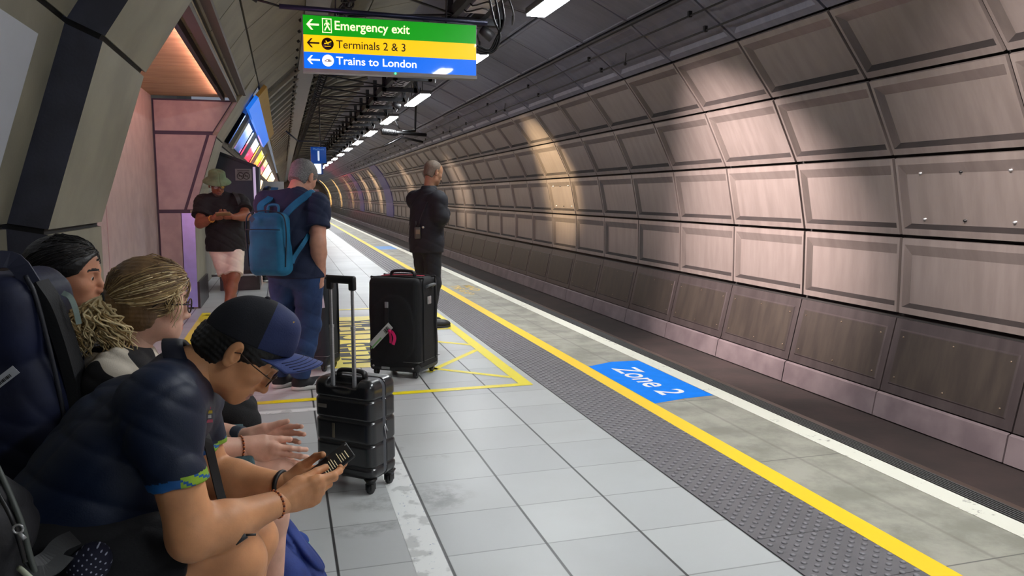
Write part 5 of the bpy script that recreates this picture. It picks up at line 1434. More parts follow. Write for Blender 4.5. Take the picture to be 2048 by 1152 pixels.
def ring(p, d, r, tube, name, m, parent, sq=1.0, n=22, nrm=None, beads=None):
    d = unit(d); a = unit(np.cross(d, (0, 0, 1.0) if nrm is None else nrm)); b = np.cross(d, a); mb = MB()
    pts = [p + a * r * math.cos(2 * math.pi * k / n) + b * r * sq * math.sin(2 * math.pi * k / n) for k in range(n)]
    if beads:
        for k, q in enumerate(pts): mb.ball(q, tube * (1.25 if k % 2 else .95), 8, k % 2)
    else: mb.tube(pts, tube, 8, closed=True)
    return mb.build(name, m, parent)

def glasses(A, c, parent, m, hs=1.0, w=.0235, hgt=.018, r=.0016):
    g = MB(); tr = lambda p: c + np.array(p) * hs @ A
    for y in (1, -1):
        pts = [tr((.106 - .16 * abs(.031 + w * math.cos(a) * 1.0 - .031) * (1 if math.cos(a) > 0 else -.3), y * (.033 + w * math.cos(a) * (1.0 if abs(math.cos(a)) < .8 else .97)), .003 + hgt * math.sin(a))) for a in np.linspace(0, 2 * math.pi, 28, endpoint=False)]
        g.tube(pts, r, 6, closed=True)
        g.tube([tr(p) for p in ((.100, y * .056, .009), (.090, y * .072, .010), (.045, y * .082, .008), (.0, y * .088, .010), (-.018, y * .087, -.004))], r * .95, 6)
    g.tube([tr(p) for p in ((.106, .011, .008), (.113, 0, .012), (.106, -.011, .008))], r, 6)
    o = g.build('glasses', m, parent)
    ln = MB()
    for y in (1, -1):
        P = [tr((.1045, y * (.033 + w * .95 * math.cos(a)), .003 + hgt * .95 * math.sin(a))) for a in np.linspace(0, 2 * math.pi, 24, endpoint=False)]
        ln.add(P + [p + np.array((.0008, 0, 0)) @ A for p in P], [tuple(range(24)), tuple(range(47, 23, -1))] + [(k, (k + 1) % 24, 24 + (k + 1) % 24, 24 + k) for k in range(24)])
    gm = bpy.data.materials.get('lens_glass')
    if gm is None:
        gm = bpy.data.materials.new('lens_glass'); gm.use_nodes = True; nt = gm.node_tree
        tr_ = nt.nodes.new('ShaderNodeBsdfTransparent'); gl = nt.nodes.new('ShaderNodeBsdfGlossy'); gl.inputs['Roughness'].default_value = .03; mx = nt.nodes.new('ShaderNodeMixShader'); mx.inputs[0].default_value = .10
        nt.links.new(tr_.outputs[0], mx.inputs[1]); nt.links.new(gl.outputs[0], mx.inputs[2]); nt.links.new(mx.outputs[0], nt.nodes['Material Output'].inputs[0])
    ln.build('lens', gm, o); return o

def phone(c, a, n, L, W, lab, screen, T=.009, back=None):
    a = unit(a); n = np.array(n, float); n = unit(n - a * (n @ a)); b = np.cross(n, a)
    Mx = Matrix(((a[0], b[0], n[0], c[0]), (a[1], b[1], n[1], c[1]), (a[2], b[2], n[2], c[2]), (0, 0, 0, 1)))
    t = thing('phone', lab, 'phone', c)
    MB().box((-L / 2, -W / 2, -T / 2), (L / 2, W / 2, T / 2), 0, .0038, Mx).build('body', back or M_BLACK, t)
    sc = LB(Mx); sc.box((-L / 2 + .003, -W / 2 + .003, T / 2), (L / 2 - .003, W / 2 - .003, T / 2 + .0006)); so = sc.build('screen', screen, t)
    return t, Mx, so

# ================= front man: navy polo, cap and glasses, bent over his phone
sk, lp = skin('tan', (226, 162, 116), (178, 104, 84)); hk = hairm('black', (14, 12, 12))
j = dict(pel=at(118, 1075, 2.0), che=at(262, 880, 2.0), nck=at(368, 752, 2.0), hd=at(480, 700, 2.0), fwd=V(.67, -.03, -.74), up=V(.74, 0, .67),
         sR=at(318, 812, 1.80), sL=at(375, 803, 2.18), eR=at(385, 1072, 1.76), wR=at(566, 1003, 1.91), eL=at(424, 955, 2.20), wL=at(574, 970, 2.08),
         hR=at(120, 1110, 1.88), hL=at(150, 1080, 2.10), kR=at(468, 1122, 1.86), kL=at(500, 1080, 2.16))
j['aR'] = j['kR'] * V(1, 1, 0) + V(-.02, .02, .09); j['aL'] = j['kL'] * V(1, 1, 0) + V(-.06, .0, .09)
dR = unit(at(650, 972, 1.945) - j['wR']); dL = unit(V(.85, -.40, .30)); PA = unit(V(.80, .08, .56)); PN = V(-.58, -.34, .74); PN = unit(PN - PA * (PN @ PA))
PH = j['wL'] + dL * .135 + PN * .024
hands = [dict(w=j['wR'], d=dR, n=V(-.10, .93, .24), side='R', curls=[(.20, .35, .25), (.40, .60, .45), (.6, .85, .55), (.8, .95, .6)], thumb=(.97, .06, .24), tcurl=(.02, .08), spread=(-.22, -.16, -.16, -.2), arm=j['wR'] - unit(j['wR'] - j['eR']) * .05, arm_r=.030, sc=1.05, h=.0021),
         dict(w=j['wL'], d=dL, n=PN, side='L', curls=[(.05, .25, .25), (.05, .30, .30), (.08, .35, .30), (.1, .4, .35)], thumb=(.93, .30, .30), tcurl=(.15, .40), arm=j['wL'] - unit(j['wL'] - j['eL']) * .05, arm_r=.030, sc=1.02, h=.0021)]
P1, A, c = person('seated man in navy polo shirt, dark blue cap and glasses, bent over a phone', j, sk, lp, hk, .0026, .0055, hands, 1.16, .060, belly=1.12, arms=(.056, .050, .047, .030), legs=(.092, .070, .060, .040), eye_look=(1, 0, -.5), head_o={'down': 1})
# polo shirt with green and blue trim
axR = unit(j['eR'] - j['sR']); hemR = j['sR'] + (j['eR'] - j['sR']) * .60; axL = unit(j['eL'] - j['sL']); hemL = j['sL'] + (j['eL'] - j['sL']) * .62; upT = unit(j['che'] - j['pel'])
def polo_pick(p):
    mi = np.zeros(len(p), int)
    for hm, ax in ((hemR, axR), (hemL, axL)):
        d = (p - hm) @ ax; near = np.linalg.norm((p - hm) - d[:, None] * ax, axis=1) < .079
        band = near & (d > -.021) & (d < .02); w = (p[:, 0] - hm[0]) + .35 * (p[:, 2] - hm[2])
        mi[band] = 2; mi[band & (w > .018) & (np.sin(p[:, 0] * 190 - d * 260) > -.75)] = 1
    z = (p - j['pel']) @ upT; hb = (z < -.028) & (p[:, 1] < 2.0) & (p[:, 0] < at(150, 1060, 1.9)[0]); mi[hb & (mi == 0)] = 2
    return mi
M_POLO = mat('polo_navy', (8, 28, 58), .55, rgb2=(6, 20, 44), vscale=3, bump=.12, bscale=260)
shirt = shirt_solid(j, 1.16, .012, [M_POLO, mat('trim_green', (156, 190, 40), .6, rgb2=(120, 170, 60)), mat('trim_blue', (26, 92, 160), .55)], P1, (.60, .074, .063), .005, 1.14, (j['pel'] - upT * .06, -upT), pick=polo_pick, amp=.0045)
# collar and placket
nkd = unit(j['hd'] - j['nck']); cl = MB(); nb = j['nck'] + nkd * .018
a1 = unit(np.cross(nkd, (0, 1, 0))); b1 = V(0, 1, 0)
G = []
for q in np.linspace(.18, 2 * math.pi - .18, 30):
    fr_ = -a1 * math.cos(q) * .082 + b1 * math.sin(q) * .076
    fold_ = .010 + .010 * abs(math.cos(q / 2))
    G.append([nb + fr_ * .90 + nkd * .010, nb + fr_ * .97 + nkd * .016, nb + fr_ * 1.08 + nkd * .002, nb + fr_ * 1.22 - nkd * (fold_ + .012)])
cl.grid_surface(np.array(G), 0, .004); cl.build('collar', mat('collar_navy', (14, 20, 40), .6, bump=.1, bscale=200), shirt)
lg = MB(); lc = at(418, 828, 1.93)
for k in range(4): lg.box(tuple(lc + V(-.010, -.004, -.02 + k * .011)), tuple(lc + V(.008 - .003 * (k % 2), -.001, -.013 + k * .011)), k % 3)
lg.build('chest_print', [mat('print_pink', (220, 110, 130), .6), mat('print_white', (220, 222, 220), .6), mat('print_yellow', (226, 196, 70), .6)], shirt)
shorts = legs_solid(j, 1.16, .016, mat('shorts_black', (20, 21, 26), .85, rgb2=(13, 14, 18), vscale=4, bump=.3, bscale=200), P1, .74, (.118, .100), .0055, .006)
for q, dd in (('R', (1, -.05)), ('L', (1, .05))): shoe(P1, j['a' + q], dd, .28, mat('shoe_navy', (30, 40, 70), .6), mat('sole_white', (216, 216, 210), .6))
hair_cap(A, c, P1, hk, .010, [((.050, 0, .0), (2.2, 0, -1)), ((0, 0, -.022), (0, 0, -1)), ((0, 0, .075), (-.4, 0, 1))], .0016, .0026, back=(-.020, -.072), clip=(V(-.006, 0, .037), V(-.37, 0, .93)))
# cap: crown, front panel, brim, button, badge
CF = frame(A.T @ V(0, 0, 0) + V(.93, 0, .37), V(-.37, 0, .93))           # cap axes in the head frame
co = V(-.006, 0, .034)
def cap_pt(x, y, z): return c + (co + V(x, y, z) @ CF) @ A
s = Sdf(); s.ell((0, 0, -.004), (.108, .088, .112), k=.01, cutp=[(V(0, 0, .0), V(0, 0, -1))]); s.rbox((.055, 0, .045), (.047, .060, .048), rad=.035, k=.05); s.plane_cut((0, 0, .0), (0, 0, -1)); s.ell((0, 0, -.012), (.100, .080, .100), k=.004, op='s')
v, q = s.mesh(.003); fc = v[q].mean(1); mi = ((fc[:, 0] > .028)).astype(int)
cap = new_obj('cap', np_mesh('cap', [((v @ CF + co) @ A + c, q, mi)], [mat('cap_black_twill', (14, 17, 28), .8, bump=.2, bscale=260), mat('cap_blue_twill', (34, 48, 98), .75, rgb2=(26, 38, 80), bump=.2, bscale=260)]), P1)
def brim_pt(u, w, dz=0.0):
    a = (w - .5) * 2.3; r0x, r0y = .098, .080
    ex = .082 * max(0.0, math.cos(a * .68)) ** .8; x = r0x * math.cos(a) * (1 - 0) + u * ex * (1 + .12); y = r0y * math.sin(a) * (1 + .10 * u)
    z = .004 + dz + .022 * u - .030 * (math.sin(a)) ** 2 * (1 + .9 * u) - .010 * u * u
    return cap_pt(x, y, z)
G = np.array([[brim_pt(u, w) for w in np.linspace(0, 1, 33)] for u in np.linspace(-.03, 1, 12)])
mb = MB(); mb.grid_surface(G, 0, .0035); brim = mb.build('brim', mat('brim_blue', (62, 78, 140), .7, bump=.2, bscale=260), cap)
mb = MB()
for u in (.45, .58, .71, .84, .97): mb.tube([brim_pt(u, w, .0010) for w in np.linspace(.10, .90, 26)], .0009, 4)
mb.build('stitching', mat('brim_stitch', (30, 38, 74), .7), brim)
MB().ball(cap_pt(0, 0, .109), (.008, .008, .006), 10).build('button', MATS['cap_black_twill'], cap)
bd = MB()
for k in range(7):
    z = .018 + k * .0105; xz = .1065 - max(0, z - .055) * .55; xf_ = lambda y: xz - .035 + math.sqrt(max(1e-6, .035 ** 2 - max(0.0, abs(y) - .025) ** 2))
    for y0, y1 in ((-.052, -.036), (-.034, -.014), (-.012, .010)): bd.add([cap_pt(xf_(y0), y0, z), cap_pt(xf_(y1), y1, z), cap_pt(xf_(y1) - .002, y1, z + .0075), cap_pt(xf_(y0) - .002, y0, z + .0075)], [(0, 1, 2, 3)], (3 if k < 2 else 2 if k < 5 else 1) if (k + (y0 < -.01)) % 3 else 0)
bd.build('badge', [mat('badge_red', (196, 60, 44), .6), mat('badge_gold', (224, 176, 40), .6), mat('badge_green', (120, 170, 60), .6), mat('badge_white', (222, 224, 226), .6)], cap)
glasses(A, c, P1, mat('frame_bronze', (62, 38, 26), .3, .3))
# watch, bead bracelet, phone, strap
aL = unit(j['wL'] - j['eL']); aR = unit(j['wR'] - j['eR'])
wt = ring(j['wL'] - aL * .018, aL, .033, .0065, 'watch', mat('watch_black', (16, 16, 18), .5), P1, nrm=(0, 1, 0))
ring(j['wR'] - aR * .022, aR, .0325, .0034, 'bracelet', [mat('bead_dark', (84, 26, 16), .4), mat('bead_amber', (196, 112, 62), .4)], P1, n=34, nrm=(0, 1, 0), beads=True)
m = bpy.data.materials.new('phone_chat'); m.use_nodes = True; tt = NT(m); vec, x, y, z = tt.coords()
m.node_tree.nodes['Principled BSDF'].inputs['Base Color'].default_value = (.012, .012, .013, 1); m.node_tree.nodes['Principled BSDF'].inputs['Roughness'].default_value = .3
ph, Mx, so = phone(PH, PA, PN, .148, .072, 'black phone held in both hands by the man in the cap', m)
tx = LB(Mx); rr = random.Random(3)
for k in range(11):
    x = -.010 + k * .0066; w0 = rr.uniform(.016, .030)
    if k in (6, 10): continue
    tx.box((x, -.028, .0052), (x + .0016, -.028 + w0 * 1.6, .0056))
tx.box((.058, -.030, .0052), (.060, .004, .0056)); tx.build('screen_text', glow('screen_text_cream', (190, 176, 140), .8), so)
LB(Mx).lathe([(.0028, 0), (.0028, .0006)], (.069, .022, .0050), 10).build('camera_hole', M_STEEL, ph)
g = MB().ribbon(spline([at(380, 790, 2.06), at(404, 850, 2.02), at(417, 890, 1.99), at(430, 945, 1.99), at(446, 1005, 2.0), at(470, 1050, 2.02)], 26), .026, .003, (.75, -.65, .1)); g.build('neck_strap', mat('strap_black', (28, 28, 30), .6), P1)
g = MB().tube([at(470, 1085, 1.78), at(492, 1070, 1.78)], .008, 8).tube(spline([at(380, 1108, 1.80), at(430, 1096, 1.79), at(470, 1085, 1.78)], 10), .0035, 6).tube([at(492, 1070, 1.78), at(512, 1069, 1.78)], .003, 6); o = g.build('cord_toggle', mat('toggle_grey', (52, 52, 54), .5), P1)

# ================= blonde woman, glasses, pale and black top, hands held out
sk, lp = skin('fair', (240, 188, 164), (206, 122, 110)); hb_ = hairm('dark_blonde', (128, 98, 64))
H2 = 2.5
j = dict(pel=at(205, 925, H2), che=at(212, 800, H2), nck=at(262, 712, H2), hd=at(300, 606, H2), fwd=V(.90, .40, -.16), up=V(.14, .05, .98),
         sR=at(235, 765, 2.34), sL=at(255, 755, 2.66), eR=at(360, 905, 2.30), wR=at(490, 893, 2.36), eL=at(375, 860, 2.74), wL=at(500, 874, 2.58),
         hR=at(210, 945, 2.38), hL=at(230, 925, 2.60), kR=at(548, 945, 2.40), kL=at(520, 905, 2.66))
j['aR'] = j['kR'] * V(1, 1, 0) + V(-.03, .02, .09); j['aL'] = j['kL'] * V(1, 1, 0) + V(-.10, .0, .09)
dR = unit(V(.90, .05, -.36)); dL = unit(V(.97, -.08, -.02))
hands = [dict(w=j['wR'], d=dR, n=V(.05, .98, .12), side='R', curls=[(.02, .12, .1), (.08, .14, .1), (.13, .18, .12), (.18, .2, .15)], thumb=(.92, .30, .10), tcurl=(.05, .05), spread=(.12, .02, -.07, -.17), arm=j['wR'] - unit(j['wR'] - j['eR']) * .05, arm_r=.027, sc=.98, h=.0023),
         dict(w=j['wL'], d=dL, n=V(.05, -.98, .1), side='L', curls=[(.25, .3, .2), (.3, .35, .2), (.35, .4, .2), (.4, .4, .2)], thumb=(.94, .28, .10), tcurl=(.0, .05), arm=j['wL'] - unit(j['wL'] - j['eL']) * .05, arm_r=.027, sc=.98, h=.0026)]
P2, A, c = person('seated blonde woman with wavy ponytail and glasses, hands held out in front', j, sk, lp, hairm('brow_blonde', (120, 92, 60)), .003, .006, hands, .98, .050, male=False, arms=(.048, .042, .038, .026), legs=(.088, .064, .056, .038), head_o={'no_ear': 1})
m = bpy.data.materials.new('bold_pattern_knit'); m.use_nodes = True; tt = NT(m); vec, x, y, z = tt.coords()
wv = tt.n.new('ShaderNodeTexWave'); wv.inputs['Scale'].default_value = 2.7; wv.inputs['Distortion'].default_value = 7.0; wv.inputs['Detail'].default_value = 1.0; wv.inputs['Detail Scale'].default_value = 1.6; wv.bands_direction = 'DIAGONAL'
tt.nt.links.new(vec, wv.inputs[0]); k = tt.smooth(wv.outputs['Fac'], .50, .53); tt.link(tt.mix(k, lin((26, 25, 28)), lin((206, 196, 180))), 'Base Color'); tt.b.inputs['Roughness'].default_value = .9
tt.bump(tt.noise(vec, 240, 2), .2)
sh2 = shirt_solid(j, .98, .016, m, P2, (.55, .072, .070), .006, 1.0, (j['pel'] - V(0, 0, .06), V(0, 0, -1)), amp=.007, neckcut=.045)
legs_solid(j, .98, .016, mat('shorts_teal', (62, 92, 98), .85, rgb2=(48, 72, 80), bump=.2, bscale=200), P2, .86, (.108, .094), .006, .006)
for q, dd in (('R', (1, .1)), ('L', (1, .1))): shoe(P2, j['a' + q], dd, .25, mat('shoe_blush', (206, 190, 190), .6), mat('sole_white', (216, 216, 210), .6))
glasses(A, c, P2, mat('frame_dark', (36, 26, 24), .3), w=.024, hgt=.021, r=.0021)
aR = unit(j['wR'] - j['eR']); ring(j['wR'] - aR * .012, aR, .0305, .0030, 'bracelet', [mat('bead_dark', (84, 26, 16), .4), mat('bead_amber', (196, 112, 62), .4)], P2, n=34, nrm=(0, 1, 0), beads=True)
aL = unit(j['wL'] - j['eL']); s = Sdf(); s.cone(j['wL'] - aL * .055, j['wL'] - aL * .025, .0325, .0305, k=.001, cut=True); solid('wristband', s, .003, mat('wristband_ink', (52, 62, 74), .6), P2)
# hair: smooth base drawn back to a tie, strands over it, loose curls below
HM = [hb_, mat('hair_mid_blonde', (176, 146, 96), .42, var=.3, vscale=60), mat('hair_light_blonde', (244, 222, 172), .40, var=.2, vscale=60)]
base_pl = [((.070, 0, .062), (1.7, 0, -1)), ((.0, 0, -.055), (.25, 0, -1))]
hair = hair_cap(A, c, P2, hb_, .014, base_pl, .0016, .0034, back=(-.0, -.075), extra=lambda s: s.ell((-.112, 0, .0), (.022, .022, .024), k=.03))
TIE = V(-.128, 0, .0); rr = np.random.default_rng(4)
sts = []
for i in range(1000):
    sd = 1 if i % 2 else -1
    sts.append((sd * rr.uniform(.0, 1.25), rr.uniform(.22, .75)) if i % 5 < 2 else (sd * rr.uniform(.80, 1.75), rr.uniform(-.85, .45)))
combed(A, c, hair, HM, sts, TIE, 21, (.0017, .0012), (.015, .022), lambda r, th, ph: r.choice([0, 0, 1, 1, 2] if ph < .25 or abs(th) > .6 else [0, 0, 0, 1, 1]))
st = MB(); tw = c + TIE @ A
for i in range(330):
    a = rr.uniform(0, 2 * math.pi); r0 = rr.uniform(0, .014); L = rr.uniform(.16, .30); fan = rr.uniform(-1, 1); fan2 = rr.uniform(-1, 1)
    tgt = np.array(at(205 + 66 * fan - (12 if fan < 0 else -4), 688 + 28 * rr.uniform(-1, 1) + 14 * abs(fan), 2.43 + .06 * fan2)); p0 = tw + V(0, math.cos(a), math.sin(a)) * r0
    mid = p0 * .5 + tgt * .5 + V(-.035 + .02 * fan, -.03 * rr.random(), .03); amp = rr.uniform(.006, .017); fr_ = rr.uniform(2.0, 3.4); ph = rr.uniform(0, 6.28); pts = []
    for t_ in np.linspace(0, 1, 17):
        q = p0 * (1 - t_) ** 2 + mid * 2 * t_ * (1 - t_) + tgt * t_ * t_; w = amp * min(1, t_ * 2.2)
        pts.append(q + V(math.cos(fr_ * 6.28 * t_ + ph), .8 * math.sin(fr_ * 6.28 * t_ + ph), .35 * math.sin(fr_ * 6.28 * t_ + ph * 2)) * w)
    st.tube(pts, np.concatenate([np.linspace(.0034, .0031, 12), np.linspace(.0028, .0008, 5)]), 5, int(rr.choice([1, 2, 2, 2, 1])))
st.build('ponytail', HM, hair)
st = MB()
for i in range(34):
    sd = -1 if i % 3 else 1; p0 = on_skull(sd * rr.uniform(.95, 1.3), rr.uniform(-.25, .5), .012); L = rr.uniform(.05, .11); pts = []
    for t_ in np.linspace(0, 1, 9): pts.append(c + (p0 + V(.012 * math.sin(3 * t_ + i) + .004, sd * .012 * math.sin(2.4 * t_), -L * t_)) @ A)
    st.tube(pts, np.linspace(.0018, .0007, 9), 4, int(rr.choice([1, 2])))
st.build('loose_strands', HM, hair)
ring(tw, np.array((1, 0, .1)) @ A, .017, .0045, 'hair_tie', M_BLACK, hair)

# ================= dark haired woman beyond her
sk, lp = skin('olive', (218, 154, 122), (160, 84, 74)); hk2 = hairm('near_black', (16, 13, 13))
j = dict(pel=at(222, 860, 2.95), che=at(165, 720, 2.95), nck=at(128, 632, 2.92), hd=at(130, 558, 2.86), fwd=V(1, -.04, -.05), up=V(.05, 0, 1),
         sR=at(120, 670, 2.78), sL=at(140, 668, 3.12), eR=at(215, 800, 2.78), wR=at(330, 830, 2.9), eL=at(230, 790, 3.15), wL=at(340, 825, 3.05), hR=at(225, 870, 2.86), hL=at(240, 865, 3.05), kR=at(470, 832, 2.90), kL=at(462, 822, 3.10))
j['aR'] = at(552, 1060, 3.0) * V(1, 1, 0) + V(-.10, 0, .10); j['aL'] = j['kL'] * V(1, 1, 0) + V(-.10, .05, .09)
hands = [dict(w=j['wR'], d=V(.9, .2, -.2), n=V(0, .2, -.98), side='R', curls=[(.3, .4, .2)] * 4, thumb=(.8, .5, .2), h=.003), dict(w=j['wL'], d=V(.9, -.3, -.1), n=V(0, -.2, -.98), side='L', curls=[(.3, .4, .2)] * 4, thumb=(.8, .5, .2), h=.003)]
P3, A, c = person('seated woman with black hair tied in a low bun, seen in profile', j, sk, lp, hk2, .003, .008, hands, 1.0, .054, male=False, hs=1.06)
shirt_solid(j, 1.0, .014, cloth('dark_navy', (26, 30, 44)), P3, full=True, h=.009, hem=(j['pel'] - V(0, 0, .06), V(0, 0, -1)), amp=.005)
legs_solid(j, 1.0, .014, cloth('black_trousers', (17, 17, 20)), P3, r=(.100, .0), calf=(.080, .066, .050), h=.008, name='trousers')
for q, dd in (('R', (1, .0)), ('L', (1, .15))): shoe(P3, j['a' + q], dd, .27, mat('shoe_royal', (32, 70, 150), .65, bump=.2, bscale=200), mat('sole_mint', (118, 216, 190), .6))
def bun(s): s.ell((-.118, 0, -.025), (.040, .045, .045), k=.02)
h3 = hair_cap(A, c, P3, hk2, .012, [((.088, 0, .078), (1.5, 0, -1)), ((.045, 0, .022), (.35, 0, -1))], .0012, .004, hs=1.06, extra=bun, back=(-.018, -.055))
rr = np.random.default_rng(8); combed(A, c, h3, [hk2, mat('hair_dark_sheen', (26, 20, 18), .35, var=.3)], [((1 if i % 2 else -1) * rr.uniform(0, 1.2), rr.uniform(.42, .85)) for i in range(260)], V(-.125, 0, -.01), 9, (.0022, .0016), (.0125, .0165), lambda r, th, ph: r.choice([0, 0, 1]), 1.06)
g = MB().tube(spline([at(196, 636, 2.80), at(180, 640, 2.78), at(150, 625, 2.78)], 8), .02, 8); g.build('collar', cloth('collar_dark', (20, 30, 34)), P3)

# ================= a fourth head leaning back against the wall
sk, lp = skin('mid', (200, 146, 116), (160, 90, 80)); hk3 = hairm('brown', (46, 32, 28))
j = dict(pel=at(105, 800, 3.45), che=at(45, 690, 3.45), nck=at(15, 630, 3.45), hd=at(4, 592, 3.45), fwd=V(.95, .1, -.1), up=V(.1, 0, 1), sR=at(8, 660, 3.28), sL=at(20, 658, 3.62), eR=at(70, 760, 3.28), wR=at(170, 780, 3.4), eL=at(80, 750, 3.6), wL=at(175, 775, 3.5), hR=at(110, 805, 3.36), hL=at(120, 800, 3.54), kR=at(300, 775, 3.38), kL=at(300, 770, 3.56))
j['aR'] = j['kR'] * V(1, 1, 0) + V(.0, 0, .09); j['aL'] = j['kL'] * V(1, 1, 0) + V(-.05, 0, .09)
hands = [dict(w=j['w' + q], d=V(.9, 0, -.2), n=V(0, 0, -1), side=q, curls=[(.3, .4, .2)] * 4, thumb=(.8, .5, .2), h=.004) for q in 'RL']
P4, A, c = person('farthest seated person, only brown hair showing above the navy backpack', j, sk, lp, hk3, .005, .012, hands, 1.0, male=False)
shirt_solid(j, 1.0, .014, cloth('grey_top', (70, 70, 76)), P4, full=True, h=.012, hem=(j['pel'] - V(0, 0, .06), V(0, 0, -1)))
legs_solid(j, 1.0, .014, cloth('black_trousers', (17, 17, 20)), P4, r=(.100, .0), calf=(.080, .066, .050), h=.012, name='trousers')
for q in 'RL': shoe(P4, j['a' + q], (1, 0), .25, mat('shoe_dark', (40, 40, 44), .6), mat('sole_white', (216, 216, 210), .6))
hair_cap(A, c, P4, hk3, .016, [((.060, 0, .05), (1.2, 0, -1)), ((.018, 0, -.04), (.3, 0, -1))], .0014, .005)

# ================= standing man with the blue backpack
sk, lp = skin('ruddy', (218, 160, 136), (186, 112, 100)); hg_ = mat('hair_grey', (132, 130, 128), .6, rgb2=(88, 86, 86), vscale=160, bump=.35, bscale=200)
fw = unit(V(.45, .89, 0)); rt = V(.89, -.45, 0)
pel = at(592, 538, 5.6); che = at(580, 448, 5.58); sc0 = at(584, 402, 5.58)
j = dict(pel=pel, che=che, nck=at(592, 388, 5.60), hd=at(606, 357, 5.66), fwd=unit(V(.60, .62, -.50)), up=V(.25, .32, .9), sR=sc0 + rt * .195 + V(0, 0, -.035), sL=sc0 - rt * .195 + V(0, 0, -.02),
         eR=at(636, 487, 5.42), wR=at(642, 548, 5.52), eL=at(540, 478, 5.86), wL=at(556, 545, 5.98))
j['hR'] = pel + rt * .095 - V(0, 0, .05); j['hL'] = pel - rt * .095 - V(0, 0, .05)
j['aR'] = V(.075, 5.66, .10); j['aL'] = V(-.065, 5.78, .10); j['kR'] = (j['hR'] + j['aR']) / 2 + fw * .02 + V(.02, 0, .02); j['kL'] = (j['hL'] + j['aL']) / 2 + fw * .03 + V(0, 0, .02)
hands = [dict(w=j['wR'], d=V(-.05, .15, -1), n=V(-.9, .3, 0), side='R', curls=[(.3, .4, .3)] * 4, thumb=(.8, .4, .3), h=.003, arm=j['wR'] + V(0, 0, .05)), dict(w=j['wL'], d=V(0, .1, -1), n=V(.8, .4, 0), side='L', curls=[(.4, .5, .3)] * 4, thumb=(.8, .4, .3), h=.003, arm=j['wL'] + V(0, 0, .05))]
P5, A, c = person('standing grey-haired man in navy T-shirt and jeans, seen from behind', j, sk, lp, hg_, .0034, .007, hands, 1.06, .060, arms=(.058, .050, .046, .032))
shirt_solid(j, 1.06, .014, cloth('tee_navy', (28, 38, 66)), P5, (.56, .080, .078), .0065, 1.05, (pel - V(0, 0, .055), V(0, 0, -1)), amp=.006, neckcut=.05, extra=lambda s: s.cone(pel + V(0, 0, .12), pel - V(0, 0, .08), .190, .212, k=.05, cut=True, sq=(fw, .70)))
legs_solid(j, 1.06, .010, mat('jeans_blue', (42, 68, 112), .85, rgb2=(28, 46, 84), vscale=7, bump=.3, bscale=200), P5, r=(.102, 0), calf=(.082, .076, .070), h=.0065, amp=.004, name='jeans', top=(pel + V(0, 0, .02), V(0, 0, 1)))
for q, dd in (('R', (.92, .2)), ('L', (.8, .5))): shoe(P5, j['a' + q] + V(0, 0, -.015), dd, .29, mat('shoe_black_knit', (26, 28, 32), .6), mat('sole_white', (216, 216, 210), .6), stripe=mat('shoe_white_stripe', (200, 204, 206), .5))
hair_cap(A, c, P5, hg_, .010, None, .0022, .0038)
# blue backpack worn over the left shoulder
bc = at(541, 487, 5.40); Bx = rt; By = -fw; M_TEAL = mat('pack_teal', (24, 114, 154), .7, rgb2=(18, 92, 130), vscale=8, bump=.25, bscale=220)
A5 = np.array([Bx, By, V(0, 0, 1)]); t = thing('backpack', 'teal blue backpack worn by the grey-haired standing man', 'backpack', bc - V(0, 0, .22))
s = Sdf(); s.rbox(bc, (.132, .062, .205), A5, rad=.055, k=.01); s.rbox(bc + By * .05 - V(0, 0, .045), (.115, .036, .150), A5, rad=.035, k=.02); s.rbox(bc - V(0, 0, .10) , (.137, .064, .11), A5, rad=.05, k=.03)
s.warp(folds([((5, 6, 16), .4, (6, 2, 4), 1.0)], .004)); solid('body', s, .005, M_TEAL, t)
P_ = lambda x, y, z: bc + Bx * x + By * y + V(0, 0, z)
MB().tube(spline([P_(-.122, .098, .095), P_(0, .100, .098), P_(.122, .098, .095)], 10), .003, 6).build('zipper', mat('zip_dark', (18, 40, 60), .5), t)
MB().tube(spline([P_(-.13, .055, -.15), P_(-.142, .055, .10), P_(-.10, .058, .205), P_(.10, .058, .205), P_(.142, .055, .10), P_(.13, .055, -.15)], 40), .0045, 6).build('piping', mat('zip_dark', (18, 40, 60), .5), t)
MB().tube(spline([P_(-.04, -.05, .205), P_(-.03, -.06, .25), P_(.03, -.06, .25), P_(.04, -.05, .205)], 14), .010, 8).build('grab_handle', M_TEAL, t)
MB().ribbon(spline([P_(.085, -.055, .19), P_(.12, -.075, .235), at(604, 398, 5.44), at(628, 384, 5.50), at(642, 398, 5.62)], 26), .048, .010, (.15, -.62, .75)).build('shoulder_strap', M_TEAL, t)
MB().ribbon(spline([P_(-.085, -.055, .19), P_(-.10, -.075, .25), at(540, 396, 5.56), at(550, 376, 5.70)], 20), .044, .010, (-.1, -.7, .6)).build('shoulder_strap', M_TEAL, t)
MB().ribbon(spline([P_(.135, -.03, -.13), at(590, 512, 5.38), at(606, 488, 5.38), at(619, 466, 5.48)], 18), .030, .006, (.5, -.85, .1)).build('lower_strap', M_TEAL, t)
MB().add([P_(-.05, .0975, .165), P_(-.075, .0965, .19), P_(-.10, .095, .165), P_(-.075, .0965, .14)], [(0, 1, 2, 3)]).build('emblem', mat('emblem_dark', (14, 70, 100), .5), t)

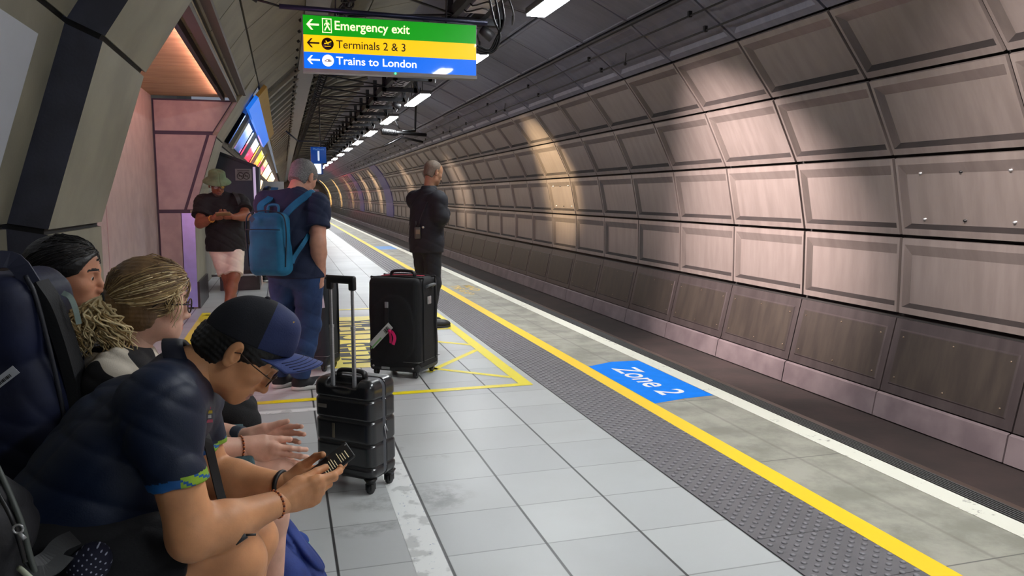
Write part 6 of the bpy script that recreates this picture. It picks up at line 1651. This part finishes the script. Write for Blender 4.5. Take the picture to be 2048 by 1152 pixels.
# ================= guard in a dark coat with crossed arms
sk, lp = skin('brown', (164, 122, 94), (120, 74, 66)); hs_ = mat('hair_shaved', (104, 90, 76), .7, rgb2=(88, 74, 62), vscale=60)
fw = unit(V(.86, .50, 0)); rt = V(.50, -.86, 0); GY = 8.05
pel = at(853, 483, GY); sc0 = at(853, 396, GY)
j = dict(pel=pel, che=at(852, 425, GY), nck=at(858, 382, GY), hd=at(866, 346, GY), fwd=unit(V(.86, .40, -.34)), up=V(.25, .15, .94), sR=sc0 + rt * .20 + V(0, 0, -.02), sL=sc0 - rt * .20 + V(0, 0, -.02),
         eR=at(880, 434, 7.86), wR=at(886, 437, 8.12), eL=at(884, 428, 8.32), wL=at(874, 440, 8.05))
j['hR'] = pel + rt * .09 - V(0, 0, .06); j['hL'] = pel - rt * .09 - V(0, 0, .06)
j['aR'] = V(1.44, 8.00, .10); j['aL'] = V(1.40, 8.18, .10); j['kR'] = (j['hR'] + j['aR']) / 2 + fw * .03; j['kL'] = (j['hL'] + j['aL']) / 2 + fw * .03
hands = [dict(w=j['wR'], d=unit(V(-.2, .9, .2)), n=V(-.9, -.2, 0), side='R', curls=[(.3, .4, .2)] * 4, thumb=(.8, .4, .3), h=.003), dict(w=j['wL'], d=unit(V(.1, -.8, .1)), n=V(-.9, .1, .1), side='L', curls=[(.25, .3, .2)] * 4, thumb=(.8, .5, .2), h=.003, arm=j['wL'] + V(.0, .06, 0))]
P6, A, c = person('shaven-headed guard in a dark coat, arms crossed, facing the track', j, sk, lp, hs_, .0038, .008, hands, 1.0, .056, hs=1.02)
M_COAT = mat('coat_black', (20, 23, 32), .8, rgb2=(14, 16, 24), vscale=5, bump=.2, bscale=200)
def coat_tail(s):
    s.cone(pel + V(0, 0, .12), pel - V(0, 0, .16), .185, .20, k=.06, cut=True, sq=(fw, .80))
coat = shirt_solid(j, 1.06, .022, M_COAT, P6, full=True, arms=(.066, .060, .056, .042), h=.0075, hem=(pel - V(0, 0, .11), V(0, 0, -1)), name='coat', extra=coat_tail, amp=.004, neckcut=.05)
nb = j['nck'] + V(0, 0, .02); cl = MB(); G = [[nb + (fw * math.cos(q) * .075 + rt * math.sin(q) * .075) * k_ + V(0, 0, z_) for k_, z_ in ((.92, .035), (1.05, .03), (1.3, -.035))] for q in np.linspace(.5, 2 * math.pi - .5, 24)]
cl.grid_surface(np.array(G), 0, .006); cl.build('collar', M_COAT, coat)
legs_solid(j, 1.0, .010, cloth('trousers_charcoal', (24, 27, 34)), P6, r=(.100, 0), calf=(.080, .072, .062), h=.008, amp=.0035, name='trousers', top=(pel - V(0, 0, .03), V(0, 0, 1)))
for q, dd in (('R', (.9, .1)), ('L', (.9, .3))): shoe(P6, j['a' + q] + V(0, 0, -.015), dd, .28, mat('shoe_black', (20, 21, 23), .5), mat('sole_black', (30, 30, 32), .6), heel=.02)
hair_cap(A, c, P6, hs_, .0028, None, 0, .0042, hs=1.02)
rc = at(835, 462, 7.90); t = thing('radio', 'hand-held radio clipped to the back of the guard\'s coat', 'radio', rc)
s = Sdf(); s.rbox(rc - V(0, 0, .02), (.030, .020, .060), rad=.010); solid('case', s, .004, mat('radio_case', (70, 62, 56), .5, rgb2=(48, 42, 40)), t)
MB().tube([rc + V(-.015, 0, .035), rc + V(-.018, 0, .10)], .005, 6).build('antenna', M_BLACK, t)
MB().lathe([(.010, 0), (.010, .018)], rc + V(.012, 0, .040), 10).build('knob', M_BLACK, t)
MB().box(tuple(rc + V(-.022, -.023, -.03)), tuple(rc + V(.022, -.019, .015)), bevel=.002).build('grille', mat('radio_grille', (110, 92, 74), .5), t)
MB().tube(spline([rc + V(.012, -.01, .05), rc + V(.03, -.03, .14), rc + V(.10, -.03, .30)], 12), .0035, 6).build('coiled_lead', M_BLACK, t)
MB().ball(rc + V(.055, -.02, .038), .014, 8).build('clip', M_STEEL, t)

# ================= man in a green bucket hat, leaning by the pier
sk, lp = skin('dark', (140, 90, 66), (110, 66, 58)); hk4 = hairm('black_short', (18, 16, 15)); HY = 9.2
pel = at(452, 482, HY); sc0 = at(444, 402, HY)
j = dict(pel=pel, che=at(447, 430, HY), nck=at(440, 392, HY), hd=at(434, 369, 9.16), fwd=unit(V(.28, -.93, -.36)), up=V(.05, -.30, .94), sR=sc0 + V(-.205, -.02, -.02), sL=sc0 + V(.205, .02, -.02),
         eR=at(400, 447, 9.05), wR=at(427, 436, 8.90), eL=at(492, 432, 9.05), wL=at(466, 434, 8.90))
j['hR'] = pel + V(-.095, 0, -.06); j['hL'] = pel + V(.095, 0, -.06)
j['aR'] = V(-.55, 9.02, .10); j['aL'] = V(-.63, 8.90, .10); j['kR'] = V(-.62, 9.10, .50); j['kL'] = V(-.545, 9.02, .50)
hands = [dict(w=j['wR'], d=unit(V(.9, -.25, .12)), n=V(0, .55, .8), side='R', curls=[(.6, .8, .5)] * 4, thumb=(.8, .1, .55), h=.003), dict(w=j['wL'], d=unit(V(-.9, -.25, .06)), n=V(0, .55, .8), side='L', curls=[(.6, .8, .5)] * 4, thumb=(.8, .1, .55), h=.003)]
P7, A, c = person('man in green bucket hat, black T-shirt and cream shorts, reading a phone', j, sk, lp, hk4, .0036, .008, hands, 1.06, .056, belly=1.1, legs=(.084, .060, .060, .038), arms=(.058, .050, .046, .030))
shirt_solid(j, 1.08, .022, cloth('tee_black', (17, 17, 19)), P7, (.62, .084, .092), .0075, 1.12, (pel - V(0, 0, .11), V(0, 0, -1)), amp=.006, extra=lambda s: s.cone(pel + V(0, 0, .16), pel - V(0, 0, .16), .19, .215, k=.05, cut=True, sq=(V(0, 1, 0), .72)))
legs_solid(j, 1.08, .014, cloth('shorts_cream', (224, 212, 194)), P7, .92, (.100, .094), .0075, .003)
for q, dd in (('R', (.2, -.9)), ('L', (.1, -.9))): shoe(P7, j['a' + q] + V(0, 0, -.015), dd, .28, mat('shoe_white', (206, 206, 202), .6), mat('sole_white', (216, 216, 210), .6))
M_HAT = mat('hat_sage', (112, 136, 104), .9, rgb2=(92, 116, 86), vscale=14, bump=.3, bscale=240)
ht = MB(); ho = V(-.004, 0, .042); prof = [(.150, .148, -.012), (.128, .122, .012), (.108, .092, .030), (.104, .088, .060), (.098, .082, .098), (.080, .066, .108), (.0005, .0005, .110)]
G = np.array([[c + (ho + V(rx * math.cos(a), ry * math.sin(a), z)) @ A for rx, ry, z in prof] for a in np.linspace(0, 2 * math.pi, 41)]); ht.grid_surface(G[::-1], 0, .003); hat = ht.build('bucket_hat', M_HAT, P7)
st = MB()
for k_ in (.25, .5, .75):
    st.tube([c + (ho + V((.128 + .022 * k_ + .001) * math.cos(a), (.122 + .026 * k_) * math.sin(a), .013 - .024 * k_)) @ A for a in np.linspace(0, 2 * math.pi, 40, endpoint=False)], .0012, 4, closed=True)
st.build('stitching', mat('hat_stitch', (84, 104, 78), .8), hat)
s = Sdf(); s.ell((.052, 0, -.088), (.046, .050, .036)); s.ell((.07, 0, -.05), (.034, .034, .03), k=.02, op='s'); local_solid('beard', s, A, c, .004, mat('beard_grey', (92, 82, 76), .8, rgb2=(52, 44, 40), vscale=60), P7)
glasses(A, c, P7, mat('frame_dark', (36, 26, 24), .3))
ring(j['wR'] + V(-.02, .0, -.01), unit(j['wR'] - j['eR']), .034, .006, 'bracelet', [mat('bead_orange', (196, 96, 40), .5), mat('bead_yellow', (214, 170, 70), .5)], P7, n=18, beads=True)
phone(at(446, 428, 8.82), V(1, 0, .05), V(0, .5, .85), .15, .075, 'phone held at chest height by the man in the bucket hat', glow('phone_glow', (120, 130, 150), .5), back=mat('phone_gold', (150, 122, 84), .35, .5))
t = thing('shoulder_bag', 'black shoulder bag hanging at the side of the man in the bucket hat', 'bag', at(490, 500, 9.3))
s = Sdf(); s.rbox(at(489, 462, 9.33), (.07, .10, .15), rad=.04); solid('body', s, .007, cloth('bag_black', (22, 22, 24)), t)
MB().ribbon(spline([at(482, 436, 9.28), at(480, 412, 9.10), at(474, 393, 9.08), at(468, 387, 9.22), at(480, 420, 9.36)], 22), .045, .006, (.3, -.8, .4)).build('strap', mat('bag_strap', (40, 40, 44), .7), t)

# ================= someone standing farther back, mostly hidden
sk, lp = skin('mid', (200, 146, 116), (160, 90, 80)); BY2 = 13.0; X0 = at(537, 390, BY2)[0]
j = dict(pel=V(X0, BY2, .86), che=V(X0, BY2, 1.14), nck=V(X0, BY2, 1.30), hd=V(X0, BY2, 1.40), fwd=V(.3, .95, -.1), up=V(0, 0, 1), sR=V(X0 + .17, BY2 - .06, 1.26), sL=V(X0 - .17, BY2 + .06, 1.26), eR=V(X0 + .21, BY2 - .05, 1.0), wR=V(X0 + .2, BY2 + .06, .80), eL=V(X0 - .21, BY2 + .05, 1.0), wL=V(X0 - .2, BY2 + .14, .80), hR=V(X0 + .08, BY2, .80), hL=V(X0 - .08, BY2, .80), kR=V(X0 + .09, BY2, .45), kL=V(X0 - .09, BY2, .45), aR=V(X0 + .09, BY2, .10), aL=V(X0 - .09, BY2, .10))
hands = [dict(w=j['w' + q], d=V(0, .1, -1), n=V(-1 if q == 'R' else 1, 0, 0), side=q, curls=[(.3, .4, .2)] * 4, thumb=(.8, .4, .2), h=.005) for q in 'RL']
P8, A, c = person('dark-haired person farther back, mostly hidden by the backpack wearer', j, sk, lp, hairm('black_short', (18, 16, 15)), .005, .014, hands, .92, male=False)
shirt_solid(j, .92, .014, cloth('grey_top', (70, 70, 76)), P8, full=True, h=.014, hem=(j['pel'] - V(0, 0, .06), V(0, 0, -1)))
legs_solid(j, .92, .012, cloth('black_trousers', (17, 17, 20)), P8, r=(.095, .0), calf=(.075, .066, .055), h=.014, name='trousers')
for q in 'RL': shoe(P8, j['a' + q], (.3, .95), .25, mat('shoe_dark', (40, 40, 44), .6), mat('sole_white', (216, 216, 210), .6))
hair_cap(A, c, P8, MATS['hair_black_short'], .016, [((.055, 0, .05), (1.2, 0, -1)), ((.0, 0, -.06), (.3, 0, -1))], .0014, .005)
